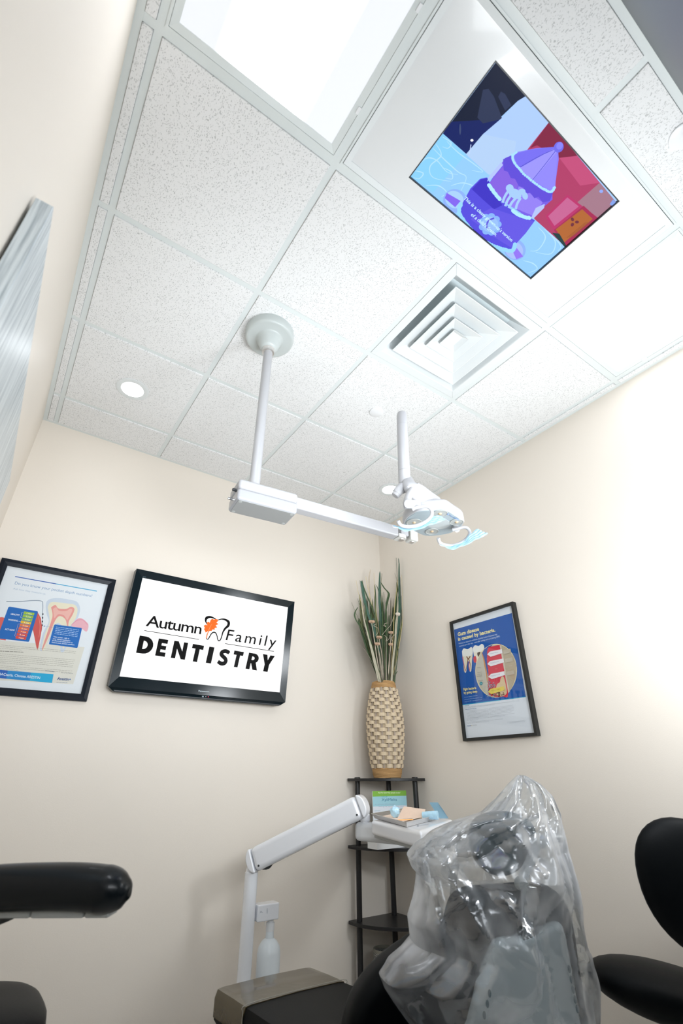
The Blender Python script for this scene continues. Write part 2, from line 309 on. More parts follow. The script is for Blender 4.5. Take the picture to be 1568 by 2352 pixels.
# flat prints: coloured polygons on a real plane
def srgb(c):
    c = [int(c[i:i+2], 16)/255 for i in (0, 2, 4)]
    return tuple(x/12.92 if x <= 0.04045 else ((x+0.055)/1.055)**2.4 for x in c)
class Decal:
    def __init__(s, P, N, U, crop=(0, 0, 1)):
        s.P = Vector(P); s.N = Vector(N).normalized(); s.U = (Vector(U)-s.N*Vector(U).dot(s.N)).normalized(); s.V = s.N.cross(s.U)
        s.crop = crop; s.faces = []; s.z = 0.0004; s.clip = None
    def px(s, q):                                   # crop pixel -> plane coordinates
        u = s.crop[0]+q[0]/s.crop[2]; v = s.crop[1]+q[1]/s.crop[2]
        w_ = onp(u, v, s.P, s.N)-s.P; return (w_.dot(s.U), w_.dot(s.V))
    def up(s, d=0.00002): s.z += d
    def poly(s, pts, col, px=True):
        s.up(); s.faces.append(([s.px(p) for p in pts] if px else pts, col, s.z))
    def ell(s, c, rx, ry, col, px=True, a0=0, a1=2*PI, n=28, rot=0):
        s.poly([(c[0]+rx*math.cos(rot)*math.cos(a)-ry*math.sin(rot)*math.sin(a), c[1]+rx*math.sin(rot)*math.cos(a)+ry*math.cos(rot)*math.sin(a))
                for a in [a0+(a1-a0)*i/(n if a1-a0 > 6.2 else n-1) for i in range(n)]], col, px)
    def stroke(s, pts, wd, col, px=True, sm=True):
        """ribbon; wd in the same units as pts, number or list"""
        if sm: q = smoothpath([(p[0], p[1], 0) for p in pts], 5)
        else: q = [Vector((p[0], p[1], 0)) for p in pts]
        k = len(q); L_ = []; s.up()
        for i, p in enumerate(q):
            d = q[min(i+1, k-1)]-q[max(i-1, 0)]; d = d.normalized() if d.length > 1e-9 else Vector((1, 0, 0)); n = Vector((-d.y, d.x, 0))
            if isinstance(wd, (list, tuple)):
                t = i/(k-1)*(len(wd)-1); a = int(min(t, len(wd)-2)); ww = wd[a]+(wd[a+1]-wd[a])*(t-a)
            else: ww = wd
            L_.append(((p.x+n.x*ww/2, p.y+n.y*ww/2), (p.x-n.x*ww/2, p.y-n.y*ww/2)))
        for a, b in zip(L_, L_[1:]):
            f = [a[0], a[1], b[1], b[0]]; s.faces.append(([s.px(p) for p in f] if px else f, col, s.z))
    def text(s, txt, A, B, top, col, bold=0.0, space=1.0, keep=False):
        """baseline from A to B, cap height reaching the point top (crop pixels)"""
        A = Vector(s.px(A)); B = Vector(s.px(B)); T = Vector(s.px(top))
        cu = bpy.data.curves.new('t', 'FONT'); cu.body = txt; cu.offset = bold; cu.space_character = space; cu.resolution_u = 3
        o = bpy.data.objects.new('t', cu); me = o.to_mesh(); s.up()
        if me and len(me.vertices):
            xs = [v.co.x for v in me.vertices]; x0, x1 = min(xs), max(xs); e = (B-A)/(x1-x0); u = (T-A)/0.73
            for p in me.polygons:
                s.faces.append(([tuple(A+e*(me.vertices[i].co.x-x0)+u*me.vertices[i].co.y) for i in p.vertices], col, s.z))
        o.to_mesh_clear(); bpy.data.objects.remove(o); bpy.data.curves.remove(cu)
    def build(s, name, m, parent):
        me = bpy.data.meshes.new(name); vs = []; fs = []; cs = []
        for pts, col, z in s.faces:
            if s.clip:                             # keep the print inside its own sheet
                for ax, lim, sg in ((0, s.clip[0], 1), (0, s.clip[0], -1), (1, s.clip[1], 1), (1, s.clip[1], -1)):
                    out = []
                    for i, a in enumerate(pts):
                        b = pts[i-1]; ia = a[ax]*sg <= lim; ib = b[ax]*sg <= lim
                        if ia != ib:
                            t_ = (lim*sg-b[ax])/(a[ax]-b[ax]); out.append((b[0]+(a[0]-b[0])*t_, b[1]+(a[1]-b[1])*t_))
                        if ia: out.append(tuple(a))
                    pts = out
            if len(pts) < 3: continue
            b = len(vs); ar = sum(pts[i][0]*pts[(i+1) % len(pts)][1]-pts[(i+1) % len(pts)][0]*pts[i][1] for i in range(len(pts)))
            if ar < 0: pts = pts[::-1]
            vs += [s.P+s.U*p[0]+s.V*p[1]+s.N*z for p in pts]; fs.append(list(range(b, b+len(pts)))); cs.append(srgb(col))
        o = bpy.data.objects.new(name, me); COL.objects.link(o)
        off = WL[parent.name]; me.from_pydata([v-s.P for v in vs], [], fs); o.parent = parent; o.location = s.P-off; WL[o.name] = s.P
        ca = me.color_attributes.new('Col', 'FLOAT_COLOR', 'CORNER'); i = 0; data = []
        for f, c in zip(fs, cs): data += [*c, 1.0]*len(f)
        ca.data.foreach_set('color', data); me.materials.append(m); return o

def struct(name, bm, m, **k):
    o = obj(name, bm, m, **k); o['kind'] = 'structure'; return o

# ================================================================== SETTING
T = 0.1
struct('floor', box(XL-T, YF-T, -0.1, XR+T, YB+T, 0), M_floor)
wb = struct('wall_back', box(XL-T, YB, 0, XR+T, YB+T, H+0.15), M_wall)
wr = struct('wall_right', box(XR, YF-T, 0, XR+T, YB, H+0.15), M_wall)
wl = struct('wall_left', box(XL-T, YF-T, 0, XL, YB, H+0.15), M_wall)
wf = struct('wall_front', box(XL, YF-T, 0, XR, YF, H+0.15), M_wallf)
ceil = struct('ceiling', box(XL, YF, H+0.13, XR, YB, H+0.15), M_white2)
for nm, a in (('baseboard_back', (XL, YB-0.012, 0, XR, YB, 0.1)), ('baseboard_right', (XR-0.012, YF, 0, XR, YB-0.012, 0.1)), ('baseboard_left', (XL, YF, 0, XL+0.012, YB-0.012, 0.1))):
    struct(nm, box(*a), M_vinyl, bevel=0.003)
GX = [XL, 0.0, G, 2*G, 3*G, 4*G, XR]; GY = [YF, -0.600, 0.0, G, 2*G, 3*G, YB]
BW = 0.024
# grid bars (visible flange plus web)
def bar(x0, y0, x1, y1):
    bm = bmesh.new(); add_box(bm, x0, y0, H, x1, y1, H+0.0015)
    if x1-x0 > y1-y0: add_box(bm, x0, (y0+y1)/2-0.003, H+0.0015, x1, (y0+y1)/2+0.003, H+0.03)
    else: add_box(bm, (x0+x1)/2-0.003, y0, H+0.0015, (x0+x1)/2+0.003, y1, H+0.03)
    o = obj('grid_bar', bm, M_grid, ceil); return o
for y in GY[1:-1]: bar(XL+0.022, y-BW/2, XR-0.022, y+BW/2)
for i, x in enumerate(GX[1:-1]):
    for j in range(6):
        if i == 2-1+0 and False: continue
        if x == 2*G and j == 1: continue            # the ceiling screen panel spans two cells
        bar(x-BW/2, GY[j]+BW/2 if j else YF+0.022, x+BW/2, GY[j+1]-BW/2 if j < 5 else YB-0.022)
# wall angles
for a in ((XL, YF, XL+0.022, YB), (XR-0.022, YF, XR, YB), (XL+0.022, YB-0.022, XR-0.022, YB), (XL+0.022, YF, XR-0.022, YF+0.022)):
    o = obj('wall_angle', box(a[0], a[1], H-0.0015, a[2], a[3], H+0.0015), M_grid, ceil)
# tiles (tegular: they drop a few millimetres below the grid)
def tile(x0, y0, x1, y1):
    e = 0.0008; zb = H-0.006; bm = bmesh.new()
    add_box(bm, x0+e, y0+e, zb, x1-e, y1-e, H+0.012)
    return obj('ceiling_tile', bm, M_tile, ceil, bevel=0.002, seg=1)
occupied = {(1, 1), (2, 1), (3, 1), (4, 1), (3, 2)}
full = None
for i in range(6):
    for j in range(6):
        if (i, j) in occupied: continue
        x0 = GX[i]+(0.022 if i == 0 else BW/2); x1 = GX[i+1]-(0.022 if i == 5 else BW/2)
        y0 = GY[j]+(0.022 if j == 0 else BW/2); y1 = GY[j+1]-(0.022 if j == 5 else BW/2)
        if 1 <= i <= 4 and 2 <= j <= 4:
            if full is None: full = tile(x0, y0, x1, y1); fc = Vector(WL[full.name])
            else:
                o = full.copy(); COL.objects.link(o); o.parent = ceil
                o.location = Vector(((x0+x1)/2, (y0+y1)/2, fc.z))-WL[ceil.name]
        else: tile(x0, y0, x1, y1)

# ================================================================== CEILING FIXTURES
def frame_rect(x0, y0, x1, y1, wd, z0, z1, slope=0.0):
    """mitred rectangular frame seen from below"""
    bm = bmesh.new(); o_ = [(x0, y0), (x1, y0), (x1, y1), (x0, y1)]; i_ = [(x0+wd, y0+wd), (x1-wd, y0+wd), (x1-wd, y1-wd), (x0+wd, y1-wd)]
    for k in range(4):
        a, b, c, d = o_[k], o_[(k+1) % 4], i_[(k+1) % 4], i_[k]; g = 0.0
        lo = [bm.verts.new((*p, z)) for p, z in ((a, z0), (b, z0), (c, z0+slope), (d, z0+slope))]
        hi = [bm.verts.new((*p, z1)) for p in (a, b, c, d)]
        bm.faces.new(lo[::-1]); bm.faces.new(hi)
        for n in range(4): bm.faces.new((lo[n], lo[(n+1) % 4], hi[(n+1) % 4], hi[n]))
    return bm
def troffer(x0, y0, x1, y1, label, loc):
    t = thing('ceiling_light', ((x0+x1)/2, (y0+y1)/2, H), label, 'light', 'square lay-in ceiling lights')
    obj('outer_frame', frame_rect(x0, y0, x1, y1, 0.008, H-0.004, H+0.02), M_grid, t)
    obj('lens_frame', frame_rect(x0+0.009, y0+0.009, x1-0.009, y1-0.009, 0.022, H-0.003, H+0.02, 0.004), M_grid, t)
    obj('diffuser', box(x0+0.03, y0+0.03, H+0.004, x1-0.03, y1-0.03, H+0.010), troffer_mat((x0+x1)/2, loc, 'lit_diffuser'), t)
    obj('housing', box(x0+0.004, y0+0.004, H+0.02, x1-0.004, y1-0.004, H+0.11), M_white2, t)
    for yy in (y0+0.12, y1-0.17): obj('latch', box(x1-0.018, yy, H-0.006, x1-0.008, yy+0.022, H), M_white2, t, bevel=0.001)
b2 = BW/2
troffer(0+b2, GY[1]+b2, G-b2, -b2, 'square lit ceiling light beside the left wall, bright band down its middle', 0.115)
troffer(3*G+b2, GY[1]+b2, 4*G-b2, -b2, 'square lit ceiling light beside the right wall, next to the ceiling screen', 0.25)

# ceiling screen panel
t = thing('ceiling_television', (2*G, -0.3, H), 'white two-tile ceiling panel with a lit screen showing a purple cake', 'television')
x0, x1, y0, y1 = G+b2, 3*G-b2, GY[1]+b2, -b2
obj('outer_frame', frame_rect(x0, y0, x1, y1, 0.007, H-0.004, H+0.02), M_grid, t)
obj('inner_frame', frame_rect(x0+0.009, y0+0.009, x1-0.009, y1-0.009, 0.02, H-0.006, H+0.02, 0.004), M_vent, t)
sx0, sx1, sy0, sy1 = 0.852, 1.554, -0.504, -0.116
bm = bmesh.new()
for a in ((x0+0.028, y0+0.028, sx0, y1-0.028), (sx1, y0+0.028, x1-0.028, y1-0.028), (sx0, y0+0.028, sx1, sy0), (sx0, sy1, sx1, y1-0.028)):
    add_box(bm, a[0], a[1], H+0.001, a[2], a[3], H+0.006)
obj('bezel_panel', bm, mat('glossy_white_panel', (0.78, 0.80, 0.81), 0.22, var=0.005, coat=0.15, spec=0.35), t)
obj('screen_edge', frame_rect(sx0-0.001, sy0-0.001, sx1+0.001, sy1+0.001, 0.004, H+0.0005, H+0.012), M_dark, t)
obj('screen_back', box(sx0, sy0, H+0.012, sx1, sy1, H+0.03), M_dark, t)
d = Decal((1.203, -0.31, H+0.011), (0, 0, -1), (1, 0, 0), (930, 120, 3.136))
B_ = (sx1-sx0)/2; A_ = (sy1-sy0)/2; d.clip = (B_-0.003, A_-0.003)
d.poly([(-B_, -A_), (B_, -A_), (B_, A_), (-B_, A_)], '9cc2f4', False)
d.poly([(670, 50), (878, 310), (812, 350), (560, 590), (440, 732), (272, 585)], '151d33')                      # dark room
d.poly([(560, 590), (440, 732), (272, 585), (330, 500), (700, 480)], '14215c')
d.poly([(520, 470), (560, 270), (600, 262), (640, 320), (670, 400), (700, 480), (560, 512)], '2b3450')
d.poly([(670, 320), (690, 282), (720, 300), (765, 380), (720, 420)], '2b3450')
d.poly([(440, 732), (560, 590), (700, 470), (812, 350), (878, 310), (1038, 500), (880, 700), (760, 900), (600, 880)], 'a3c0f2')
d.poly([(440, 732), (560, 590), (800, 640), (760, 900), (560, 870)], 'a9c4e6')
d.poly([(1038, 500), (1528, 1090), (1155, 1400), (930, 1200), (880, 700)], 'a63a62')                           # red side
d.poly([(1038, 500), (1240, 745), (1110, 760), (950, 670), (900, 690)], '7a2440')
d.poly([(1110, 760), (1240, 745), (1400, 940), (1260, 960)], 'b84a74')
d.poly([(1400, 940), (1528, 1090), (1400, 1200), (1240, 1080)], '9a7282')
d.poly([(1010, 1180), (1170, 1025), (1275, 1110), (1070, 1280)], 'b03066'); d.poly([(1030, 1180), (1168, 1045), (1250, 1110), (1075, 1250)], 'bb5f8c')
d.poly([(1070, 1280), (1285, 1105), (1385, 1195), (1155, 1400)], '9c2850'); d.poly([(1085, 1275), (1275, 1130), (1350, 1200), (1145, 1370)], 'a8602e')
for a in (0, 2.1, 4.2): d.ell((1215+22*math.cos(a), 1222+22*math.sin(a)), 14, 11, '6a2a38', rot=a)
for q in range(4): d.stroke([(1165+q*14, 1335-q*2), (1300+q*14, 1225-q*2)], 3, '8a4a2a', sm=False)
d.poly([(1058, 1300), (1110, 1305), (1165, 1400), (1155, 1410)], '1f3a3c')
d.poly([(32, 888), (272, 585), (600, 880), (930, 1200), (1155, 1410), (896, 1640)], '8cc0f2')                  # table
d.poly([(32, 888), (272, 585), (440, 735), (200, 1010)], '83c4f6')
sw = 'a9d4f8'
for c in [[(200, 690), (270, 760), (380, 860), (440, 900), (400, 1000)], [(215, 650), (260, 740), (180, 820), (200, 900), (330, 930)], [(270, 610), (330, 650), (310, 690), (270, 680)],
          [(300, 640), (380, 720), (490, 800), (560, 860), (480, 850)], [(270, 830), (330, 860), (340, 910), (290, 905)], [(60, 850), (130, 870), (100, 910), (60, 900)],
          [(330, 960), (420, 940), (520, 980), (470, 1020)], [(960, 1260), (1010, 1330), (960, 1420), (900, 1430)], [(1000, 1270), (1080, 1360), (1050, 1450), (940, 1440)], [(850, 1500), (920, 1520), (950, 1560), (880, 1590)],
          [(110, 800), (160, 760), (230, 780), (300, 860), (380, 880)], [(150, 960), (240, 960), (300, 1010), (260, 1040)], [(1040, 1300), (1120, 1390), (1100, 1430)]]: d.stroke(c, [3, 9, 6, 3], sw)
d.ell((360, 1070), 88, 84, '86a8ee', rot=0.6); d.ell((355, 1060), 70, 60, '9fc4f8', rot=0.6); d.poly([(285, 1050), (300, 1012), (400, 1070), (360, 1115)], '7a5fe0')
d.ell((790, 1420), 80, 74, '86a8ee', rot=0.6); d.ell((785, 1425), 66, 60, '9fb4f6', rot=0.6); d.poly([(760, 1400), (790, 1390), (850, 1470), (800, 1490)], '8a6ce4')
# cake: lower tier, upper tier, tent roof, ball
d.poly([(590, 900), (540, 910), (470, 980), (400, 1110), (385, 1180), (430, 1260), (520, 1340), (640, 1400), (760, 1420), (870, 1300), (935, 1210), (900, 1190), (760, 1130), (640, 1000)], '5048d0')
d.poly([(590, 905), (545, 915), (480, 985), (560, 1060), (640, 1130), (700, 1100), (640, 1010)], '3a30b8')
d.poly([(470, 1200), (640, 1330), (770, 1410), (870, 1300), (930, 1215), (800, 1180), (620, 1120)], '5e52d6')
d.poly([(700, 790), (720, 760), (770, 740), (1060, 1000), (1060, 1060), (1000, 1110), (900, 1200), (690, 1060), (600, 950)], '7058d8')
d.poly([(700, 830), (820, 930), (760, 1100), (690, 1060), (600, 950)], '7c5cd4')
d.poly([(820, 960), (990, 1080), (930, 1180), (760, 1110)], '8a78e4')
d.poly([(705, 770), (775, 735), (1075, 985), (1040, 1070), (990, 1080), (960, 1040), (930, 1050), (900, 1010), (870, 1020), (850, 970), (820, 965), (790, 910), (760, 905), (740, 860), (710, 850)], '5a48cc')
d.poly([(600, 900), (690, 790), (705, 810), (640, 890), (590, 930)], 'a9b8f4'); d.poly([(905, 1195), (940, 1120), (1005, 1090), (1000, 1120), (930, 1190)], 'a9b8f4')
d.poly([(770, 735), (800, 718), (940, 690), (1075, 680), (1102, 720), (1105, 770), (1090, 880), (1075, 985), (1000, 1000), (900, 930), (810, 840)], '7f78ea')
d.poly([(810, 830), (1075, 690), (1095, 715), (925, 920)], '928cf4'); d.poly([(925, 925), (1095, 720), (1080, 980), (1060, 1000)], '8880f0')
d.poly([(775, 735), (900, 700), (1070, 680), (1075, 690), (820, 835)], '7068e2')
d.stroke([(1085, 705), (1000, 815), (920, 915)], 4, '4a48b8'); d.stroke([(1080, 695), (960, 750), (820, 830)], 4, '4a48b8')
d.ell((1105, 682), 34, 40, '6a66dc', rot=0.5); d.ell((1112, 672), 22, 28, '7f7cea', rot=0.5)
def beads(pts, r, col):
    for p in smoothpath([(a, b, 0) for a, b in pts], 6): d.ell((p.x+random.uniform(-2, 2), p.y+random.uniform(-2, 2)), r, r, col, n=9)
beads([(772, 740), (785, 790), (840, 860), (920, 930), (1000, 985), (1050, 1002), (1075, 970)], 10, '9fd4fb')
beads([(800, 718), (772, 745)], 8, '9fd4fb')
beads([(605, 955), (635, 1000), (680, 1055)], 14, 'a6dcfd'); beads([(775, 1140), (830, 1175), (895, 1192)], 14, 'a6dcfd')
beads([(400, 1090), (388, 1150), (430, 1220), (500, 1300), (590, 1370), (690, 1410), (770, 1425), (790, 1380)], 15, '8fcaf8')
hr = '9cc0f8'                                                                                                   # plain icing carousel animal
d.ell((790, 1015), 50, 34, hr, rot=0.5); d.ell((752, 975), 28, 28, hr); d.ell((862, 1030), 20, 28, hr, rot=-0.3); d.ell((840, 1000), 26, 22, hr)
for a, b in (((745, 990), (700, 1080)), ((765, 1020), (720, 1105)), ((800, 1040), (745, 1118)), ((830, 1045), (795, 1125))): d.stroke([a, ((a[0]+b[0])/2-6, (a[1]+b[1])/2), b], 18, hr)
for a in range(9): d.ell((610+58*math.cos(a*0.7), 1235+58*math.sin(a*0.7)), 26, 24, '7fa8f0', n=14)
d.ell((610, 1235), 60, 56, '8fb4f2')
d.stroke([(640, 1190), (600, 1210), (585, 1250), (610, 1270)], 12, '5a50cc')
d.ell((480, 630), 11, 9, 'e8e8f0'); d.stroke([(473, 660), (465, 710), (455, 750)], [6, 5, 1], 'b8c8f0'); d.ell((395, 550), 7, 40, '3a466c')
d.ell((1410, 997), 14, 12, '8aa0e8'); d.poly([(1470, 1090), (1495, 1055), (1525, 1085), (1500, 1110)], '7c98dc')
d.text("This is a classy grown-up's version", (418, 1050), (762, 1360), (436, 1030), 'c4ecfd', 0.012)
d.text("of a child's dream.", (470, 1170), (652, 1322), (488, 1150), 'c4ecfd', 0.012)
d.build('screen_picture', M_screen, t)

# supply air diffuser
t = thing('air_vent', (2.5*G, 0.5*G, H), 'square white air diffuser with stepped louvres in the ceiling', 'vent')
x0, x1, y0, y1 = 2*G+b2+0.001, 3*G-b2-0.001, b2+0.001, G-b2-0.001
def sqring(c, r0, z0, r1, z1, th=0.0015):
    """square funnel wall from half size r0 at z0 to r1 at z1"""
    bm = bmesh.new(); rs = []
    for r, z in ((r0, z0), (r1, z1), (r1-0.003, z1+th), (r0-0.003, z0+th)):
        rs.append([Vector((c[0]+a*r, c[1]+b*r, z)) for a, b in ((-1, -1), (1, -1), (1, 1), (-1, 1))])
    return rings(bm, rs, closed=True)
vc = (2.5*G, 0.5*G)
obj('face_plate', frame_rect(x0, y0, x1, y1, 0.04, H-0.003, H+0.004), M_vent, t, bevel=0.002)
obj('throat', sqring(vc, 0.253, H-0.002, 0.20, H+0.085, 0.002), M_vent, t)
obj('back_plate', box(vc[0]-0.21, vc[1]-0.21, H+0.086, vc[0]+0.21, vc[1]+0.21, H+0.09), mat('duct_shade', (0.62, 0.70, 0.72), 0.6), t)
for r in (0.215, 0.155, 0.098):
    bm = sqring(vc, r, H-0.006, r-0.075, H+0.030); o = obj('louvre', bm, M_vent, t)
    o.modifiers.new('s', 'SOLIDIFY').thickness = 0.002
bm = bmesh.new(); rings(bm, [[Vector((vc[0]+a*r, vc[1]+b*r, z)) for a, b in ((-1, -1), (1, -1), (1, 1), (-1, 1))] for r, z in ((0.05, H-0.007), (0.03, H+0.012))], cap0=False)
obj('centre_cone', bm, M_vent, t, solid=0.002)
obj('damper_pull', tube(smoothpath([Vector((vc[0]+0.05+0.012*math.cos(a), vc[1]-0.09, H+0.02+0.018*math.sin(a))) for a in [i*PI/5 for i in range(6)]], 3), 0.0015, 8), M_chrome, t, smooth=True)

# recessed downlights
def downlight(x, y, label):
    t = thing('downlight', (x, y, H-0.006), label, 'light', 'round recessed downlights'); z = H-0.006
    obj('trim_ring', lathe([(0.083, z+0.0), (0.084, z-0.003), (0.076, z-0.005), (0.058, z-0.003), (0.057, z+0.0)], (x, y, 0), 48, cap0=False, cap1=False), M_vent, t, smooth=True)
    obj('lens', lathe([(0.0585, z-0.0005), (0.058, z-0.0025), (0.03, z-0.003)], (x, y, 0), 48), M_down, t)
downlight(0.309, 1.548, 'round lit downlight in the ceiling above the wall television')
downlight(2.150, 1.545, 'round lit downlight in the ceiling partly behind the operating light')
# concealed sprinkler covers
for x, y, lb in ((1.53, 0.927, 'small flat white sprinkler cover disc in the ceiling near the operating light'), (1.515, -0.735, 'small white sprinkler cover disc at the right edge near the dark wall')):
    o = obj('sprinkler_cover', lathe([(0.040, H-0.006), (0.041, H-0.012), (0.037, H-0.0145)], (x, y, 0), 40), M_white2, None, smooth=False, bevel=0.001)
    tag(o, lb, 'sprinkler', 'sprinkler cover discs')

# ================================================================== DENTAL OPERATING LIGHT
px_, py_ = 0.757, 0.776
t = thing('operating_light', (px_, py_, H-0.006), 'white dental operating light on a ceiling pole with a jointed arm', 'lamp')
z = H-0.006
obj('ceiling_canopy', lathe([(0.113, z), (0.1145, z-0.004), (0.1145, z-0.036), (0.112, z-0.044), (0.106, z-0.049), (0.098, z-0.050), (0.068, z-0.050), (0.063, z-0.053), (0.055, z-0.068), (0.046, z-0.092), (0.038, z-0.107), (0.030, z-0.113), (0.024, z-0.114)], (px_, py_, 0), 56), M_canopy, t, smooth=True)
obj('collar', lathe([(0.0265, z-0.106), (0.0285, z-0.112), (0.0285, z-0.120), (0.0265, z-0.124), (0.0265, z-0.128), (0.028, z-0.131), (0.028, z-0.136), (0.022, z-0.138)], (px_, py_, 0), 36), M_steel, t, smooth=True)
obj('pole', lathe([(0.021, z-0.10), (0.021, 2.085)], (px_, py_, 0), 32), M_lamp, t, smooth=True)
bx0, bx1, by0, by1, bz0, bz1 = 0.685, 0.929, 0.726, 0.846, 2.0, 2.092
bcn = Vector(((bx0+bx1)/2, (by0+by1)/2, 0)); BR = Matrix.Translation(bcn) @ Matrix.Rotation(-0.10, 4, 'Z') @ Matrix.Translation(-bcn)
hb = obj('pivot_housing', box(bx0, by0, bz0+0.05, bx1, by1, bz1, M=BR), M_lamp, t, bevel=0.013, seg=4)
obj('underside_shade', box(bx0+0.008, by0+0.008, bz0-0.0012, bx1-0.008, by1-0.008, bz0+0.004, M=BR), mat('housing_shade_grey', (0.30, 0.31, 0.31), 0.35, var=0.01), t, bevel=0.001)  # added plate; its grey paints the shade under the housing
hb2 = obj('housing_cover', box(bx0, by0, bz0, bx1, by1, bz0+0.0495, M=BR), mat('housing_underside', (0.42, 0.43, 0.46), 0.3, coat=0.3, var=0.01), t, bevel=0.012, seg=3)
for a in (bx0+0.018, bx1-0.018):
    for b in (by0+0.018, by1-0.018): obj('screw_cap', lathe([(0.0065, bz0-0.0022), (0.0065, bz0+0.004)], BR @ Vector((a, b, 0)), 16), M_grey, t)
obj('brake_knob', tube([(bx0-0.014, by0+0.05, bz0+0.055), (bx0+0.002, by0+0.05, bz0+0.055)], 0.006, 12), M_dark, t, smooth=True)
obj('brake_knob', tube([(bx0-0.018, by0+0.08, bz0+0.03), (bx0+0.002, by0+0.08, bz0+0.03)], 0.005, 12), M_chrome, t, smooth=True)
ay = 0.748; az = 2.057
A0 = Vector((bx1-0.01, ay, az)); A1 = Vector((1.425, 0.712, az+0.002))
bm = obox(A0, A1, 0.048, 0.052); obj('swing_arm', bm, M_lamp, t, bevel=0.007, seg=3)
dd = (A1-A0).normalized(); nn = Vector((-dd.y, dd.x, 0))
ol = []
for i in range(13):
    a = -PI/2+PI*i/12; ol.append(A1+dd*(0.028+0.024*math.cos(a))+nn*0.024*math.sin(a)+Vector((0, 0, -0.026)))
ol = [A1+dd*0.001-nn*0.024+Vector((0, 0, -0.026))]+ol+[A1+dd*0.001+nn*0.024+Vector((0, 0, -0.026))]
obj('knuckle_lower', prism(ol, (0, 0, 0.018)), M_lgrey, t, bevel=0.003)
obj('knuckle_block', obox(A1+dd*0.02+Vector((0, 0, 0.009)), A1+dd*0.062+Vector((0, 0, 0.009)), 0.034, 0.034), M_lamp, t, bevel=0.003)
obj('joint_pin', lathe([(0.012, -0.03), (0.014, -0.0275), (0.014, 0.0)], A1+dd*0.030, 20), M_steel, t)
jc = A1+dd*0.09
obj('joint_body', obox(jc+Vector((0, 0, -0.024)), jc+Vector((0, 0, 0.042)), 0.044, 0.046, up=nn), M_lgrey, t, bevel=0.006, seg=3)
obj('joint_pin', lathe([(0.010, -0.0275), (0.012, -0.025), (0.012, 0.0)], jc, 20), M_steel, t)
# link from the joint up behind the head to the tube
zf = 1.95
hl = [on(u, v, 2, zf) for u, v in ((925, 1202), (932, 1188), (947, 1177), (962, 1171), (993, 1168), (1024, 1168), (1045, 1180), (1065, 1194), (1062, 1203), (1056, 1211), (1044, 1218), (1031, 1223), (1003, 1228), (974, 1228), (951, 1218), (936, 1210))]
hc = sum(hl, Vector())/len(hl)
obj('link_arm', tube(smoothpath([jc+Vector((0, 0, 0.045)), jc+Vector((-0.03, -0.05, 0.05)), hc+Vector((0.04, 0.08, 0.07)), hc+Vector((0, 0.01, 0.06))], 5), 0.014, 14), M_lamp, t, smooth=True)
def shell(outline, c, prof):
    bm = bmesh.new(); return rings(bm, [[c+(p-c)*s+Vector((0, 0, z)) for p in outline] for s, z in prof])
hs = smoothpath(hl+[hl[0]], 3)[:-1]
obj('lamp_head', shell(hs, hc, [(0.985, -0.004), (1.0, 0.0), (1.005, 0.01), (1.0, 0.030), (0.97, 0.040), (0.90, 0.045)]), M_lamp, t, smooth=True)
obj('lens_cover', shell(hs, hc, [(0.955, -0.006), (0.97, -0.0035)]), mat('lamp_lens', (0.30, 0.36, 0.39), 0.18, coat=0.5, var=0.02), t)
ctr = on(1003, 1200, 2, zf-0.007)
for u, v, r in ((1011, 1177, 0.028), (991, 1221, 0.026), (947, 1199, 0.030), (1052, 1198, 0.026)):
    q = on(u, v, 2, zf-0.006); q = hc+(q-hc)*0.93
    bm = lathe([(r, -0.0015), (r*0.93, -0.003), (r*0.85, -0.0005), (r*0.5, 0.0035)], (q.x, q.y, zf-0.006), 28)
    obj('reflector', bm, mat('reflector_ring', (0.34, 0.36, 0.35), 0.2, coat=0.4), t, smooth=True)
    obj('bulb', lathe([(0.008, 0.0), (0.006, -0.004), (0.002, -0.006)], (q.x, q.y, zf-0.006), 14), mat('bulb_amber', (0.45, 0.34, 0.22), 0.2), t, smooth=True)
win = [hc+(p-hc)*0.42+Vector((0.012, -0.01, -0.0075)) for p in hs]
obj('centre_window', prism(win, (0, 0, 0.001)), mat('lamp_window', (0.40, 0.44, 0.45), 0.15, coat=0.5), t)
d = Decal(Vector((hc.x, hc.y, zf-0.0078)), (0, 0, -1), (1, 0, 0), (840, 930, 5.2267))
d.poly([(968, 1307), (985, 1303), (1004, 1316), (986, 1322)], '2a5aa8'); d.poly([(982, 1310), (990, 1308), (994, 1315), (986, 1317)], 'c8d8ee')
d.text('Pelton', (1008, 1332), (1050, 1357), (1014, 1320), '5a80b8', 0.02); d.poly([(1055, 1360), (1062, 1350), (1122, 1374), (1112, 1384)], '6888b4')
d.faces = [f for f in d.faces]; d.build('maker_badge', M_print, t)
# upright tube and yoke
tx, ty = 1.195, 0.385
zt = lambda v: on(925, v, 1, ty).z
T0 = Vector((on(922, 950, 1, ty).x, ty, zt(951))); T1 = Vector((on(929, 1112, 1, ty).x, ty, zt(1112)))
def tp(s, e=Vector()): return T0.lerp(T1, s)+e
obj('riser_tube', tube([tp(0.19), tp(0.83)], [0.0215, 0.0228], 28), M_lamp, t, smooth=True)
obj('riser_cap', tube([tp(0.0), tp(0.03), tp(0.188)], [0.0175, 0.0205, 0.0215], 28), M_lamp, t, smooth=True)
obj('bore_shade', tube([tp(-0.008), tp(0.004)], [0.0135, 0.0135], 20), M_grey, t)  # grey plug, coloured for the shade inside the open tube end
obj('riser_foot', tube(smoothpath([tp(0.833), tp(0.95), tp(1.02), dep(918, 1124, 1.76), dep(911, 1133, 1.755)], 4), [0.0228]*8+[0.021]*4+[0.018]*5, 28), M_lamp, t, smooth=True)
obj('pivot_knob', tube([dep(912, 1132, 1.756), dep(906, 1139, 1.752)], [0.0165, 0.015], 24), M_lamp, t, bevel=0.002)
Y1 = dep(944, 1120, 1.74)
